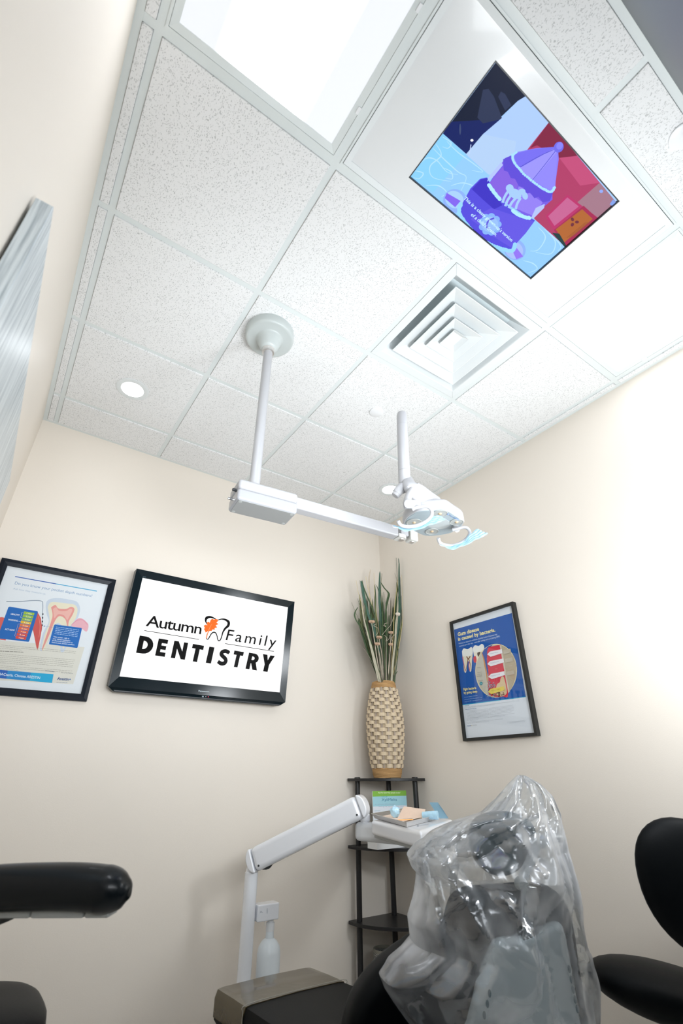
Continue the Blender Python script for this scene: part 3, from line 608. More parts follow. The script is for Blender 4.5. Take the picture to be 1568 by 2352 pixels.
obj('yoke_arm', tube(smoothpath([tp(0.90, Vector((0.012, 0, 0))), Y1, dep(966, 1136, 1.76), dep(985, 1150, 1.78), dep(1000, 1160, 1.8)], 4), [0.020, 0.022, 0.024, 0.027, 0.03, 0.032, 0.033, 0.034]+[0.034]*9, 20, flat=0.6), M_lamp, t, smooth=True)
obj('yoke_drop', tube(smoothpath([dep(946, 1125, 1.70), dep(938, 1140, 1.68), dep(934, 1156, 1.66), dep(936, 1166, 1.66)], 4), [0.016]*13, 18, flat=0.8), M_lamp, t, smooth=True)
K0 = dep(937, 1157, 1.64); K1 = dep(957, 1160, 1.72)
obj('handle_pivot', tube([K0, K1], [0.0165, 0.0165], 28), M_lamp, t, bevel=0.002)
obj('pivot_face', tube([K0+(K0-K1)*0.02, K0], [0.0135, 0.0135], 24), mat('pale_lilac_cap', (0.70, 0.74, 0.82), 0.3), t)
cr = lambda q, t_: dep(840+q[0]/5.2267, 930+q[1]/5.2267, t_)
LH = [(560, 1255), (600, 1235), (680, 1218), (750, 1225), (792, 1275), (780, 1340), (720, 1400), (640, 1440), (560, 1460), (480, 1462), (415, 1440), (385, 1392)]
obj('handle', tube(smoothpath([cr(q, 1.66-0.004*i) for i, q in enumerate(LH)], 4), 0.0062, 12), M_lamp, t, smooth=True)
RH = [(1040, 1500), (1090, 1490), (1160, 1470), (1215, 1480), (1246, 1525), (1230, 1580), (1180, 1630), (1110, 1670), (1030, 1690), (940, 1680), (885, 1650), (868, 1600)]
obj('handle', tube(smoothpath([cr(q, 1.80-0.006*i) for i, q in enumerate(RH)], 4), 0.0062, 12), M_lamp, t, smooth=True)
obj('handle_mount', tube([cr((1070, 1470), 1.84), cr((1095, 1500), 1.80)], [0.014, 0.010], 16), M_lamp, t, smooth=True)

# surgical masks hung over the handles
def mask(name, top, bot, t0, label):
    T_ = smoothpath([cr(q, t0) for q in top], 6); B = smoothpath([cr(q, t0-0.02) for q in bot], 6); n = min(len(T_), len(B)); bm = bmesh.new(); g = []
    for i in range(n):
        a = T_[int(i*(len(T_)-1)/(n-1))]; b = B[int(i*(len(B)-1)/(n-1))]; row = []
        for j in range(9):
            s = j/8; fold = (0.0016 if j % 2 else -0.0016)+0.0012*math.sin(i*0.9+j)
            row.append(bm.verts.new(a.lerp(b, s)+Vector((-0.4, -0.8, 0.3))*fold+Vector((0, 0, 0.0015*math.sin(i*0.5)))))
        g.append(row)
    for r0, r1 in zip(g, g[1:]):
        for j in range(8): bm.faces.new((r0[j], r0[j+1], r1[j+1], r1[j]))
    th = thing(name, cr(top[len(top)//2], t0), label, 'mask', 'blue surgical masks on the light handles')
    obj('mask_panel', bm, M_mask, th, solid=0.0006)
    L0 = T_[0]; L1 = B[0]
    obj('ear_loop', tube(smoothpath([L0, (L0+L1)/2+Vector((-0.008, 0, -0.004)), L1], 4), 0.0012, 6), M_white2, th, smooth=True)
mask('surgical_mask', [(320, 1450), (400, 1462), (500, 1475), (600, 1462), (700, 1415), (790, 1340), (860, 1322), (905, 1345)],
     [(385, 1475), (430, 1502), (500, 1514), (600, 1502), (700, 1468), (780, 1440), (860, 1412), (950, 1383)], 1.655, 'pale blue surgical mask on the left handle of the light, under the lamp head')
mask('surgical_mask', [(880, 1662), (960, 1690), (1040, 1690), (1120, 1668), (1190, 1622), (1240, 1560), (1290, 1520), (1330, 1490)],
     [(940, 1698), (1010, 1732), (1090, 1720), (1180, 1690), (1260, 1650), (1330, 1615), (1400, 1580), (1468, 1550)], 1.745, 'pale blue surgical mask on the right handle of the light, spread against the wall')

# ================================================================== WALL TELEVISION
tl = 0.09
tc_ = Vector((1.124, 2.022, 1.810)); TW, TH = 1.022, 0.650
Rx = Matrix.Rotation(tl, 4, 'X'); MT = Matrix.Translation(tc_) @ Rx
t = thing('wall_television', (tc_.x, YB, tc_.z), 'black flat television on the back wall showing a dental office logo', 'television')
def tv(x0, y0, z0, x1, y1, z1, bm=None):
    bm = bm or bmesh.new(); add_box(bm, x0, y0, z0, x1, y1, z1, MT); return bm
# casing with chamfered lower corners
ol = [(-TW/2, TH/2), (TW/2, TH/2), (TW/2, -TH/2+0.03), (TW/2-0.035, -TH/2), (-TW/2+0.035, -TH/2), (-TW/2, -TH/2+0.03)]
obj('casing', prism([MT @ Vector((a, 0.004, b)) for a, b in ol], MT.to_3x3() @ Vector((0, 0.05, 0))), M_dark, t, bevel=0.004)
sx, szt, szb = 0.468, TH/2-0.044, -TH/2+0.076
bm = bmesh.new(); oo = [(-TW/2, -TH/2+0.022), (TW/2, -TH/2+0.022), (TW/2, TH/2), (-TW/2, TH/2)]; ii = [(-sx, szb), (sx, szb), (sx, szt), (-sx, szt)]
for k in range(4):
    a, b, c, e = oo[k], oo[(k+1) % 4], ii[(k+1) % 4], ii[k]
    f = [bm.verts.new(MT @ Vector((p[0], y, p[1]))) for p, y in ((a, -0.002), (b, -0.002), (c, 0.003), (e, 0.003))]; g = [bm.verts.new(MT @ Vector((p[0], 0.006, p[1]))) for p in (a, b, c, e)]
    bm.faces.new(f); bm.faces.new(g[::-1])
    for n in range(4): bm.faces.new((f[n], g[n], g[(n+1) % 4], f[(n+1) % 4]))
obj('bezel', bm, M_black, t)
obj('speaker_strip', prism([MT @ Vector(q) for q in ((-TW/2, -0.001, -TH/2+0.03), (TW/2, -0.001, -TH/2+0.03), (TW/2, -0.001, -TH/2+0.022), (TW/2-0.03, 0.006, -TH/2+0.002), (-TW/2+0.03, 0.006, -TH/2+0.002), (-TW/2, -0.001, -TH/2+0.022))], MT.to_3x3() @ Vector((0, 0.008, 0))), M_black, t, bevel=0.002)
bm = bmesh.new(); add_box(bm, tc_.x-0.2, YB-0.06, tc_.z-0.18, tc_.x+0.2, YB-0.004, tc_.z+0.18); obj('wall_mount', bm, M_dark, t)
nT = MT.to_3x3() @ Vector((0, -1, 0))
d = Decal(MT @ Vector((0, 0.0035, 0)), nT, (1, 0, 0), (230, 1290, 3.336))
d.poly([(-sx, szb), (sx, szb), (sx, szt), (-sx, szt)], 'ffffff', False)
d.text('Autumn', (347, 492), (771, 556), (366, 404), '000000', 0.010, 0.90)
d.text('Family', (960, 600), (1340, 656), (983, 514), '000000', 0.004, 1.25)
# y descender runs below the line by itself
d.stroke([(338, 528), (756, 596)], 4.5, '000000', sm=False); d.stroke([(956, 628), (1330, 688)], 4.5, '000000', sm=False)
arc = lambda cx, cy, rx, ry, a0, a1, n=10: [(cx+rx*math.cos(math.radians(a0+(a1-a0)*i/n)), cy+ry*math.sin(math.radians(a0+(a1-a0)*i/n))) for i in range(n+1)]
GL = {'D': ([[(0, 0), (0, 1)]+arc(0.42, 0.5, 0.58, 0.5, 90, -90)], [[(0.33, 0.26), (0.33, 0.74)]+arc(0.36, 0.5, 0.27, 0.24, 90, -90)]),
      'E': ([[(0, 0), (0, 1), (1, 1), (1, 0.76), (0.42, 0.76), (0.42, 0.62), (0.94, 0.62), (0.94, 0.39), (0.42, 0.39), (0.42, 0.24), (1, 0.24), (1, 0)]], []),
      'N': ([[(0, 0), (0, 1), (0.32, 1), (0.70, 0.45), (0.70, 1), (1, 1), (1, 0), (0.70, 0), (0.30, 0.57), (0.30, 0)]], []),
      'T': ([[(0.31, 0), (0.31, 0.75), (0, 0.75), (0, 1), (1, 1), (1, 0.75), (0.69, 0.75), (0.69, 0)]], []), 'I': ([[(0, 0), (0, 1), (1, 1), (1, 0)]], []),
      'R': ([[(0, 0), (0, 1), (0.5, 1)]+arc(0.52, 0.70, 0.42, 0.30, 90, -55)+[(1.0, 0), (0.60, 0), (0.37, 0.38), (0.34, 0.38), (0.34, 0)]], [[(0.34, 0.58), (0.34, 0.80)]+arc(0.42, 0.69, 0.16, 0.11, 90, -90)]),
      'Y': ([[(0.32, 0), (0.32, 0.42), (0, 1), (0.38, 1), (0.5, 0.68), (0.63, 1), (1, 1), (0.69, 0.42), (0.69, 0)]], [])}
def glyph(ch, A, B, T):
    A = Vector(d.px(A)); e = Vector(d.px(B))-A; u = Vector(d.px(T))-A
    f = lambda P_: [tuple(A+e*x+u*y) for x, y in P_]
    if ch == 'S':
        d.stroke([tuple(A+e*x+u*y) for x, y in ((0.98, 0.80), (0.80, 0.86), (0.52, 0.88), (0.26, 0.80), (0.20, 0.66), (0.40, 0.55), (0.68, 0.44), (0.80, 0.30), (0.70, 0.16), (0.40, 0.11), (0.03, 0.20))], [e.length*0.30]+[e.length*0.37]*9+[e.length*0.33], '000000', False); return
    for P_ in GL[ch][0]: d.poly(f(P_), '000000', False)
    for P_ in GL[ch][1]: d.poly(f(P_), 'ffffff', False)
for g_ in [('D', (274, 698), (392, 714), (303, 566)), ('E', (420, 719), (494, 730), (449, 588)), ('N', (540, 737), (648, 752), (568, 606)), ('T', (681, 760), (768, 774), (710, 630)), ('I', (808, 775), (848, 781), (836, 651)),
           ('S', (893, 790), (968, 802), (922, 664)), ('T', (1000, 803), (1074, 814), (1028, 681)), ('R', (1112, 820), (1200, 834), (1140, 697)), ('Y', (1217, 836), (1310, 850), (1246, 708))]: glyph(*g_)
d.stroke([(818, 480), (808, 455), (815, 432), (840, 424), (868, 432), (890, 444)], [4, 12, 22, 16, 10, 5], '000000')
d.stroke([(896, 450), (925, 441), (955, 444), (982, 462), (980, 490), (955, 515), (938, 545), (930, 575), (918, 602), (906, 606), (898, 590), (894, 568), (885, 548), (870, 541), (852, 552), (838, 575), (826, 594), (815, 590), (816, 565), (824, 542)],
         [5, 8, 14, 20, 20, 15, 10, 8, 8, 8, 7, 7, 8, 9, 8, 8, 7, 7, 6, 4], '000000')
leaf = [(808, 582), (818, 556), (826, 532), (808, 545), (801, 528), (794, 520), (800, 507), (792, 490), (812, 482), (818, 490), (816, 466), (830, 460), (838, 468), (846, 446), (858, 438), (872, 445), (878, 440), (904, 443), (900, 458), (890, 466), (906, 480), (884, 488), (896, 504), (876, 510), (878, 522), (860, 520), (852, 532), (838, 530), (826, 550), (818, 580), (812, 590)]
d.poly(leaf, 'f06c23'); d.stroke([(812, 585), (826, 540), (842, 500), (856, 478)], [2, 4, 3, 1], 'f8a070')
d.build('screen', M_screen, t)
d = Decal(MT @ Vector((0, -0.0035, 0)), nT, (1, 0, 0), (230, 1290, 3.336))
d.text('Panasonic', (752, 996), (836, 1002), (753, 984), 'c8d4da', 0.02)
d.build('maker_badge', M_print, t)
d = Decal(MT @ Vector((0, -0.0035, 0)), nT, (1, 0, 0), (230, 1290, 3.336))
d.poly([(780, 1028), (793, 1029), (793, 1039), (780, 1038)], '9aa8b4'); d.ell((809, 1034), 3, 3, 'b8c4cc'); d.ell((828, 1036), 4, 4, 'd83a58')
d.build('indicator_marks', M_print, t)
d = Decal(MT @ Vector((0, -0.0035, 0)), nT, (1, 0, 0), (230, 1290, 3.336))
d.text('viera', (325, 118), (350, 121), (326, 111), '6a8590', 0.01)
d.build('model_mark', M_print, t)

# ================================================================== FRAMED POSTERS
def framed(name, P, N, U, x0, x1, z0, z1, fw, depth, m, label, flatfront=True):
    """x along U, z up; P on the front plane"""
    P = Vector(P); N = Vector(N); U = Vector(U); V = Vector((0, 0, 1))
    t = thing(name, P+U*(x0+x1)/2-N*depth+V*(z0+z1)/2, label, 'poster', 'framed dental posters')
    o_ = [(x0, z0), (x1, z0), (x1, z1), (x0, z1)]; i_ = [(x0+fw, z0+fw), (x1-fw, z0+fw), (x1-fw, z1-fw), (x0+fw, z1-fw)]
    nm = ('lower_rail', 'right_stile', 'upper_rail', 'left_stile')
    for k in range(4):
        a, b, c, e = o_[k], o_[(k+1) % 4], i_[(k+1) % 4], i_[k]; bm = bmesh.new()
        mid = [((a[0]+e[0])/2, (a[1]+e[1])/2), ((b[0]+c[0])/2, (b[1]+c[1])/2)]
        prof = []
        for p0, pm, p1 in ((a, mid[0], e), (b, mid[1], c)):
            prof.append([P+U*q[0]+V*q[1]+N*h for q, h in ((p0, -depth), (p0, -0.004 if not flatfront else 0), (pm, 0.0), (p1, -0.006 if not flatfront else 0), (p1, -depth+0.002))])
        rings(bm, prof); obj('frame_rail', bm, m, t)
    bm = bmesh.new(); q = [P+U*a+V*b-N*(0.010) for a, b in i_]; rings(bm, [q, [v-N*0.002 for v in q]]); g = obj('glass_pane', bm, M_pane, t)
    q = [P+U*a+V*b-N*(0.0165) for a, b in i_]; bm = bmesh.new(); rings(bm, [q, [v-N*0.006 for v in q]]); obj('backing_board', bm, M_white2, t)
    return t
# left poster, back wall
yp = YB-0.026
t = framed('framed_poster', (0, yp, 0), (0, -1, 0), (1, 0, 0), -0.012, 0.539, 1.437, 2.085, 0.034, 0.026, M_frame, 'black framed poster asking about pocket depth numbers, left of the television', False)
d = Decal((0.26, yp+0.0163, 1.76), (0, -1, 0), (1, 0, 0), (0, 1250, 4.48))
d.clip = (0.262, 0.30); d.poly([(-0.245, -0.295), (0.25, -0.295), (0.25, 0.295), (-0.245, 0.295)], 'eff1f6', False)
d.poly([(-380, 960), (870, 1060), (752, 1440), (-420, 1380)], 'e9e4da')
d.stroke([(155, 333), (575, 408)], 9, '3a68b8', sm=False); d.stroke([(575, 408), (996, 483)], 9, '58b4dc', sm=False)
d.text('Do you know your pocket depth numbers?', (150, 411), (945, 545), (160, 382), '7a9cc4', 0.0)
d.text('Ask how they measure up.', (134, 464), (470, 520), (141, 446), 'b4c4d8', 0.0)
# probe
d.stroke([(65, 590), (200, 590), (330, 580), (425, 585), (440, 620), (438, 720), (432, 840), (425, 900)], [9, 9, 8, 8, 8, 7, 6, 3], '9aa6b4')
for k in range(4): d.stroke([(441-k*2.5, 712+k*38), (440-k*2.5, 728+k*38)], 13, '30343c', sm=False)
# gum left
d.poly([(-60, 760), (20, 750), (60, 760), (60, 990), (-60, 975)], 'e86a60')
d.poly([(388, 700), (420, 760), (432, 860), (415, 960), (395, 1060), (385, 1090), (372, 1050), (355, 960), (340, 890), (300, 820)], 'd85a54')
d.stroke([(395, 740), (412, 840), (400, 960)], [5, 9, 4], 'eb8278')
# tooth
def bez(pts, col): d.poly([(p.x, p.y) for p in smoothpath([(a, b, 0) for a, b in pts+[pts[0]]], 4)[:-1]], col)
bez([(470, 640), (480, 590), (530, 560), (620, 556), (720, 572), (790, 592), (822, 650), (815, 720), (780, 800), (740, 860), (700, 1000), (660, 1100), (620, 1090), (640, 900), (590, 860), (500, 1000), (450, 1090), (410, 1080), (440, 920), (500, 800), (480, 720)], 'd4dcea')
bez([(490, 650), (520, 600), (610, 600), (700, 612), (770, 625), (798, 680), (770, 780), (720, 850), (700, 960), (650, 1080), (640, 960), (640, 850), (590, 810), (540, 880), (460, 1080), (430, 1080), (460, 930), (510, 800)], 'f2e8cf')
bez([(525, 650), (570, 625), (600, 660), (680, 665), (730, 645), (765, 665), (750, 720), (710, 790), (700, 850), (690, 840), (670, 770), (610, 740), (560, 800), (500, 950), (440, 1080), (432, 1075), (480, 930), (530, 780), (540, 720)], 'f0a098')
bez([(545, 665), (580, 650), (605, 685), (680, 688), (720, 665), (745, 680), (715, 740), (690, 780), (660, 735), (600, 720), (560, 760), (550, 710)], 'f6bcb2')
bez([(730, 840), (780, 780), (830, 760), (890, 800), (910, 840), (890, 900), (840, 870), (780, 860)], 'f4b8c4')
d.stroke([(735, 830), (790, 785), (850, 780), (900, 830)], 5, 'e890a4')
d.stroke([(455, 843), (560, 858)], 2, '8aa4cc', sm=False); d.ell((455, 843), 6, 6, '4a70b0')
bl = '1a6cc0'
d.poly([(100, 643), (385, 690), (390, 700), (300, 1000), (290, 1005), (-30, 968), (-20, 940), (85, 650)], bl)
gr = ['a8c83c', 'a0c440', '9cc04c', 'f0c030', 'f08040', 'f07040', 'ee6244', 'ea5440', 'e64c3c']
nm = ['1 mm', '2 mm', '3 mm', '4 mm', '5 mm', '6 mm', '7 mm', '8 mm', '9 mm+']
for k in range(9):
    x = 248-k*10.4; y = 692+k*31.3
    d.poly([(x, y), (x+107, y+16), (x+100, y+42), (x-7, y+27)], gr[k]); d.text(nm[k], (x+26, y+25), (x+78, y+33), (x+29, y+12), 'f6f6e4', 0.02)
for tx_, a, b, c in (('HEALTHY', (110, 727), (203, 738), (114, 710)), ('WARNING', (82, 784), (182, 796), (86, 767)), ('ACT NOW', (48, 882), (150, 894), (52, 865))): d.text(tx_, a, b, c, 'e8f0fa', 0.03)
d.stroke([(240, 705), (225, 702), (212, 755), (228, 758)], 2.5, 'e8f0fa', sm=False); d.stroke([(190, 793), (214, 797)], 2.5, 'e8f0fa', sm=False); d.stroke([(205, 822), (188, 820), (150, 945), (165, 948)], 2.5, 'f4b8a8', sm=False)
d.poly([(566, 826), (838, 862), (842, 872), (798, 1062), (790, 1068), (506, 1030), (504, 1020), (556, 832)], bl)
def lines(x, y, dx, dy, n, sx_, sy_, wd, col, last=1.0):
    d.up()
    for k in range(n):
        f = last if k == n-1 else 1.0; a = (x+sx_*k, y+sy_*k); xx = a[0]; e = a[0]+dx*f
        while xx < e:
            l = min(random.uniform(14, 46), e-xx); d.faces.append(([d.px(p) for p in ((xx, a[1]+dy*(xx-a[0])/dx-wd/2), (xx+l, a[1]+dy*(xx+l-a[0])/dx-wd/2), (xx+l, a[1]+dy*(xx+l-a[0])/dx+wd/2), (xx, a[1]+dy*(xx-a[0])/dx+wd/2))], col, d.z)); xx += l+6
    d.up()
lines(576, 852, 236, 32, 5, -4, 17, 6, 'a8c8ec', 1.0)
for tx_, a, b in (('Take action - talk to', (547, 957), (712, 978)), ('your dental healthcare', (542, 977), (722, 1000)), ('professional about how to', (536, 996), (746, 1020)), ('reduce your pocket numbers.', (531, 1015), (766, 1042))): d.text(tx_, a, b, (a[0]+3, a[1]-13), 'e4f0fc', 0.02)
lines(-300, 1010, 1080, 95, 3, -6, 17, 3.5, 'b8b2a8', 0.5)
lines(-320, 1085, 560, 26, 1, 0, 0, 6, '8c867c')
lines(-320, 1100, 1090, 92, 6, -6, 18, 3.5, 'b8b2a8', 0.6); lines(-340, 1225, 1080, 80, 3, -6, 17, 3.5, 'bcb6ac', 0.5)
d.text('ORAPHARMA', (460, 1306), (560, 1316), (462, 1297), '6c7c94', 0.02); lines(628, 1322, 122, 11, 1, 0, 0, 5, 'b0b0b0')
d.poly([(-390, 1255), (80, 1300), (65, 1385), (-410, 1335)], '2a66c0'); d.poly([(80, 1300), (320, 1320), (305, 1406), (65, 1385)], '2a90d4'); d.poly([(320, 1320), (550, 1338), (534, 1428), (305, 1406)], '22b0e0')
d.text('BACteria. Choose ARESTIN', (-12, 1348), (410, 1388), (-6, 1320), 'dcecf8', 0.02)
d.text('Arestin', (586, 1396), (704, 1404), (592, 1366), '3a5a94', 0.02); d.ell((720, 1391), 7, 7, '6a8ac0'); lines(580, 1420, 112, 8, 1, 0, 0, 4, '9aa4b8')
d.build('poster_print', M_print, t)
# right poster, right wall
xp = XR-0.030
q = [on(u, v, 0, xp) for u, v in ((1032, 1427), (1180, 1382), (1230, 1693), (1062, 1700))]
ya, yb_ = (q[0].y+q[3].y)/2, (q[1].y+q[2].y)/2; za, zb_ = (q[0].z+q[1].z)/2, (q[2].z+q[3].z)/2
t = framed('framed_poster', (xp, 0, 0), (-1, 0, 0), (0, -1, 0), -ya, -yb_, zb_, za, 0.015, 0.030, M_frame2, 'thin black framed blue poster about gum disease on the right wall')
d = Decal((xp+0.0163, (ya+yb_)/2, (za+zb_)/2), (-1, 0, 0), (0, -1, 0), (1010, 1370, 6.272))
W2, H2 = (ya-yb_)/2-0.012, (za-zb_)/2-0.012; d.clip = (W2, H2)
d.poly([(-W2, -H2), (W2, -H2), (W2, H2), (-W2, H2)], 'e9ecf3', False)
d.poly([(203, 478), (1037, 238), (1237, 1445), (321, 1565)], '0a58ae')
d.poly([(330, 1555), (1237, 1440), (1238, 1450), (322, 1568)], '28a8d0')
ye = 'f3e6a4'
d.text('Gum disease', (260, 572), (566, 490), (254, 520), ye, 0.035); d.text('is caused by bacteria.', (264, 640), (800, 502), (258, 590), ye, 0.035)
d.text('Without an adjunctive antibiotic, baseline levels of bacteria may', (270, 690), (826, 554), (268, 668), 'd4e0f0', 0.005)
d.text('return in just a few days - even after scaling and root planing (SRP).', (278, 728), (868, 582), (276, 706), 'd4e0f0', 0.005)
bez([(318, 790), (345, 748), (400, 760), (450, 728), (472, 760), (472, 840), (462, 940), (455, 1060), (430, 1080), (420, 960), (400, 940), (380, 1080), (355, 1085), (345, 940), (325, 860)], 'efe6d2')
bez([(320, 790), (345, 750), (400, 762), (450, 730), (470, 760), (468, 830), (400, 860), (330, 850)], 'f6f4ee')
bez([(476, 740), (505, 705), (560, 712), (600, 684), (632, 705), (632, 760), (560, 860), (530, 960), (505, 900), (486, 830)], 'f2ead8')
bez([(476, 740), (505, 705), (560, 712), (600, 684), (632, 705), (625, 760), (550, 800), (484, 800)], 'f6f4ee')
d.stroke([(385, 865), (410, 900), (436, 862)], 14, '8a5a34'); d.stroke([(405, 890), (392, 980), (372, 1070)], [12, 8, 5], '8a5a34'); d.stroke([(412, 890), (436, 970), (452, 1060)], [12, 8, 5], '8a5a34')
d.stroke([(328, 870), (345, 970), (372, 1080)], [16, 10, 8], 'd07884'); d.stroke([(425, 930), (418, 1000), (430, 1070)], 14, 'd07884'); d.stroke([(345, 990), (352, 1080)], 10, 'c8b088')
bez([(482, 880), (510, 855), (528, 900), (522, 950), (490, 945)], 'd83a44'); bez([(540, 810), (585, 800), (560, 870), (540, 840)], '4a3424')
# magnified circle
import itertools
cx_, cy_ = 810, 1070
def circ(r, col): d.ell((cx_, cy_), 300*r, 388*r, col, n=44, rot=0.02)
circ(1.0, 'efe4b4'); circ(0.975, 'cfc4b0')
d.poly([(640, 760), (700, 715), (760, 696), (700, 760), (676, 900), (700, 1100), (680, 1250), (600, 830)], '3452a4')
d.poly([(598, 810), (640, 900), (690, 1140), (690, 1400), (640, 1340), (560, 1200), (525, 1050), (545, 920)], 'cbc4b6')
d.stroke([(600, 800), (632, 900), (650, 1000), (672, 1110), (684, 1240)], [6, 16, 18, 16, 10], 'd08c44')
bez([(680, 800), (700, 735), (770, 715), (860, 702), (880, 740), (985, 1390), (900, 1440), (780, 1445), (700, 1390), (700, 1100), (680, 960)], 'de3248')
d.poly([(862, 705), (885, 705), (1005, 1375), (985, 1392)], 'd8ccb8'); d.poly([(885, 700), (960, 740), (1060, 860), (1105, 1000), (1090, 1180), (1040, 1310), (1000, 1372)], 'bfae94')
bez([(800, 1400), (820, 1270), (860, 1240), (880, 1170), (920, 1160), (955, 1300), (960, 1400), (880, 1440)], 'e4c8a0')
for k in range(90):
    d.ell((random.uniform(690, 800), random.uniform(1225, 1440)), 7, 6, random.choice(['8fa8b8', 'a8bcc8', '5a7090', 'b48a8c']), n=7)
for k in range(26): d.ell((random.uniform(740, 930), random.uniform(1380, 1440)), 10, 8, random.choice(['6a4430', '8a6448', '4a3024']), n=8)
def tagp(x, y, L_, col, txt, tc2):
    d.poly([(x, y+28), (x+38, y-14), (x+L_, y-14-(L_-38)*0.2), (x+L_+10, y+42-(L_-38)*0.2), (x+50, y+70-8)], col)
    d.text(txt, (x+42, y+24), (x+42+min(L_*0.55, 12*len(txt)), y+24-0.2*min(L_*0.55, 12*len(txt))), (x+41, y+8), tc2, 0.0)
tagp(686, 808, 210, 'f4eef2', 'Liquid Rinse', '8a9ac0'); tagp(688, 946, 230, 'f4eef2', 'Traditional Dental Floss', '8a9ac0'); tagp(702, 1130, 230, 'f4eef2', 'Scaling and Root Planing (SRP)', '8a9ac0'); tagp(696, 1346, 230, 'f0d860', 'ARESTIN + SRP', 'b8a030')
for y, x in ((775, 910), (900, 935), (1085, 962)): d.poly([(x, y+2), (x+110, y-22), (x+122, y+34), (x+10, y+56)], 'c8bba8')
d.text('Pocket', (548, 1036), (598, 1030), (547, 1022), '9a9488', 0.0)
for k, s in enumerate(('Plaque', 'containing', 'bacteria')): d.text(s, (548-k*6, 1102+k*28), (608, 1092+k*28), (548-k*6, 1088+k*28), '9a9488', 0.0)
d.text('Bacteria', (562, 1222), (622, 1212), (561, 1206), '9a9488', 0.0); d.ell((598, 1253), 22, 26, '2a8c9c'); d.stroke([(585, 1245), (600, 1255), (610, 1245)], 5, '8ad0d4')
d.text('Gum', (800, 1050), (832, 1044), (799, 1038), 'e8a0a8', 0.0); d.text('Tooth', (1004, 1010), (1042, 1002), (1003, 996), 'd8ccb8', 0.0)
d.text('Fight bacteria', (346, 1356), (530, 1332), (342, 1320), ye, 0.03); d.text('by going deep.', (352, 1406), (550, 1380), (348, 1372), ye, 0.03)
for k, s in enumerate(('Ask your dentist if ARESTIN', '(minocycline HCl) Microspheres, 1mg,', 'along with SRP, is appropriate for you.')):
    d.text(s, (356+k*3, 1460+k*32), ((545, 610, 612)[k], (1434, 1459, 1490)[k]), (355+k*3, 1446+k*32), 'a8c8ec', 0.0)
gl = 'a8acb4'
def plines(x, y, L_, n, dx, dyl, wd, slope, last=0.7, col=gl):
    d.up()
    for k in range(n):
        f = last if k == n-1 else 1; xx = x+dx*k; e = xx+L_*f; y0_ = y+dyl*k; xs = xx
        while xx < e:
            l = min(random.uniform(10, 34), e-xx); d.faces.append(([d.px(p) for p in ((xx, y0_+slope*(xx-xs)-wd/2), (xx+l, y0_+slope*(xx+l-xs)-wd/2), (xx+l, y0_+slope*(xx+l-xs)+wd/2), (xx, y0_+slope*(xx-xs)+wd/2))], col, d.z)); xx += l+4
    d.up()
plines(368, 1577, 55, 1, 0, 0, 6, -0.11, 1, '8098b8'); plines(368, 1596, 770, 2, 2, 14, 2.6, -0.122, 0.55); plines(372, 1630, 160, 1, 0, 0, 6, -0.11, 1, '8098b8')
plines(384, 1652, 320, 7, 2.5, 17, 2.6, -0.105, 0.6); plines(386, 1772-14, 330, 3, 3, 17, 2.6, -0.105, 0.5); plines(712, 1612, 350, 6, 3, 18, 2.6, -0.13, 0.9); plines(728, 1726, 350, 2, 2, 15, 2.6, -0.12, 0.6)
plines(396, 1815, 520, 2, 2, 16, 2.6, -0.1, 0.6); plines(978, 1812, 260, 2, 30, 12, 2.6, -0.1, 0.88)
d.text('Arestin', (400, 1874), (456, 1869), (402, 1856), '4a68a0', 0.02); d.ell((464, 1862), 5, 5, 'e8c860'); plines(478, 1852, 60, 2, 0, 12, 3, -0.05, 1)
d.build('poster_print', M_print, t)

# brushed picture on the left wall
o = obj('picture_panel', box(XL+0.006, 0.031, 1.34, XL+0.037, 1.224, 2.075), M_brushed, None, bevel=0.0015)
t = thing('wall_picture', (XL, 0.63, 1.7), 'silver grey streaked wood-grain picture panel high on the left wall', 'picture')
o.parent = t; o.location = WL[o.name]-WL[t.name]
obj('hanging_cleat', box(XL, 0.06, 1.98, XL+0.010, 1.19, 2.06), mat('cleat_green', (0.10, 0.22, 0.19), 0.5), t)

# ================================================================== CORNER SHELF AND WHAT STANDS ON IT
SXc, SYc, SR = XR-0.012, YB-0.012, 0.345
TZ = [1.100, 0.750, 0.400, 0.060]
t = thing('corner_shelf', (SXc-0.15, SYc-0.15, 0), 'black four-tier corner shelf standing in the room corner', 'shelf')
def tier(z):
    ol = [(SXc, SYc), (SXc-SR, SYc)]+[(SXc-SR, SYc-0.05)]
    for i in range(1, 16):
        a = PI+0.14+(PI/2-0.28)*i/16; ol.append((SXc+(SR+0.006)*math.cos(a), SYc+(SR+0.006)*math.sin(a)))
    ol += [(SXc-0.05, SYc-SR), (SXc, SYc-SR)]
    return prism([(a, b, z-0.016) for a, b in ol], (0, 0, 0.016))
for z in TZ: obj('shelf_board', tier(z), M_shelf, t, bevel=0.002)
PT = [(SXc-SR+0.045, SYc-0.045), (SXc-0.05, SYc-0.05), (SXc-0.045, SYc-SR+0.045)]
for x, y in PT:
    for a, b in ((TZ[1], TZ[0]-0.016), (TZ[2], TZ[1]-0.016), (TZ[3], TZ[2]-0.016), (0, TZ[3]-0.016)): obj('post', lathe([(0.0155, a), (0.0155, b)], (x, y, 0), 20), M_shelf, t, smooth=True)
    obj('post_cap', lathe([(0.019, TZ[0]), (0.018, TZ[0]+0.005), (0.011, TZ[0]+0.0065)], (x, y, 0), 20), M_shelf, t)

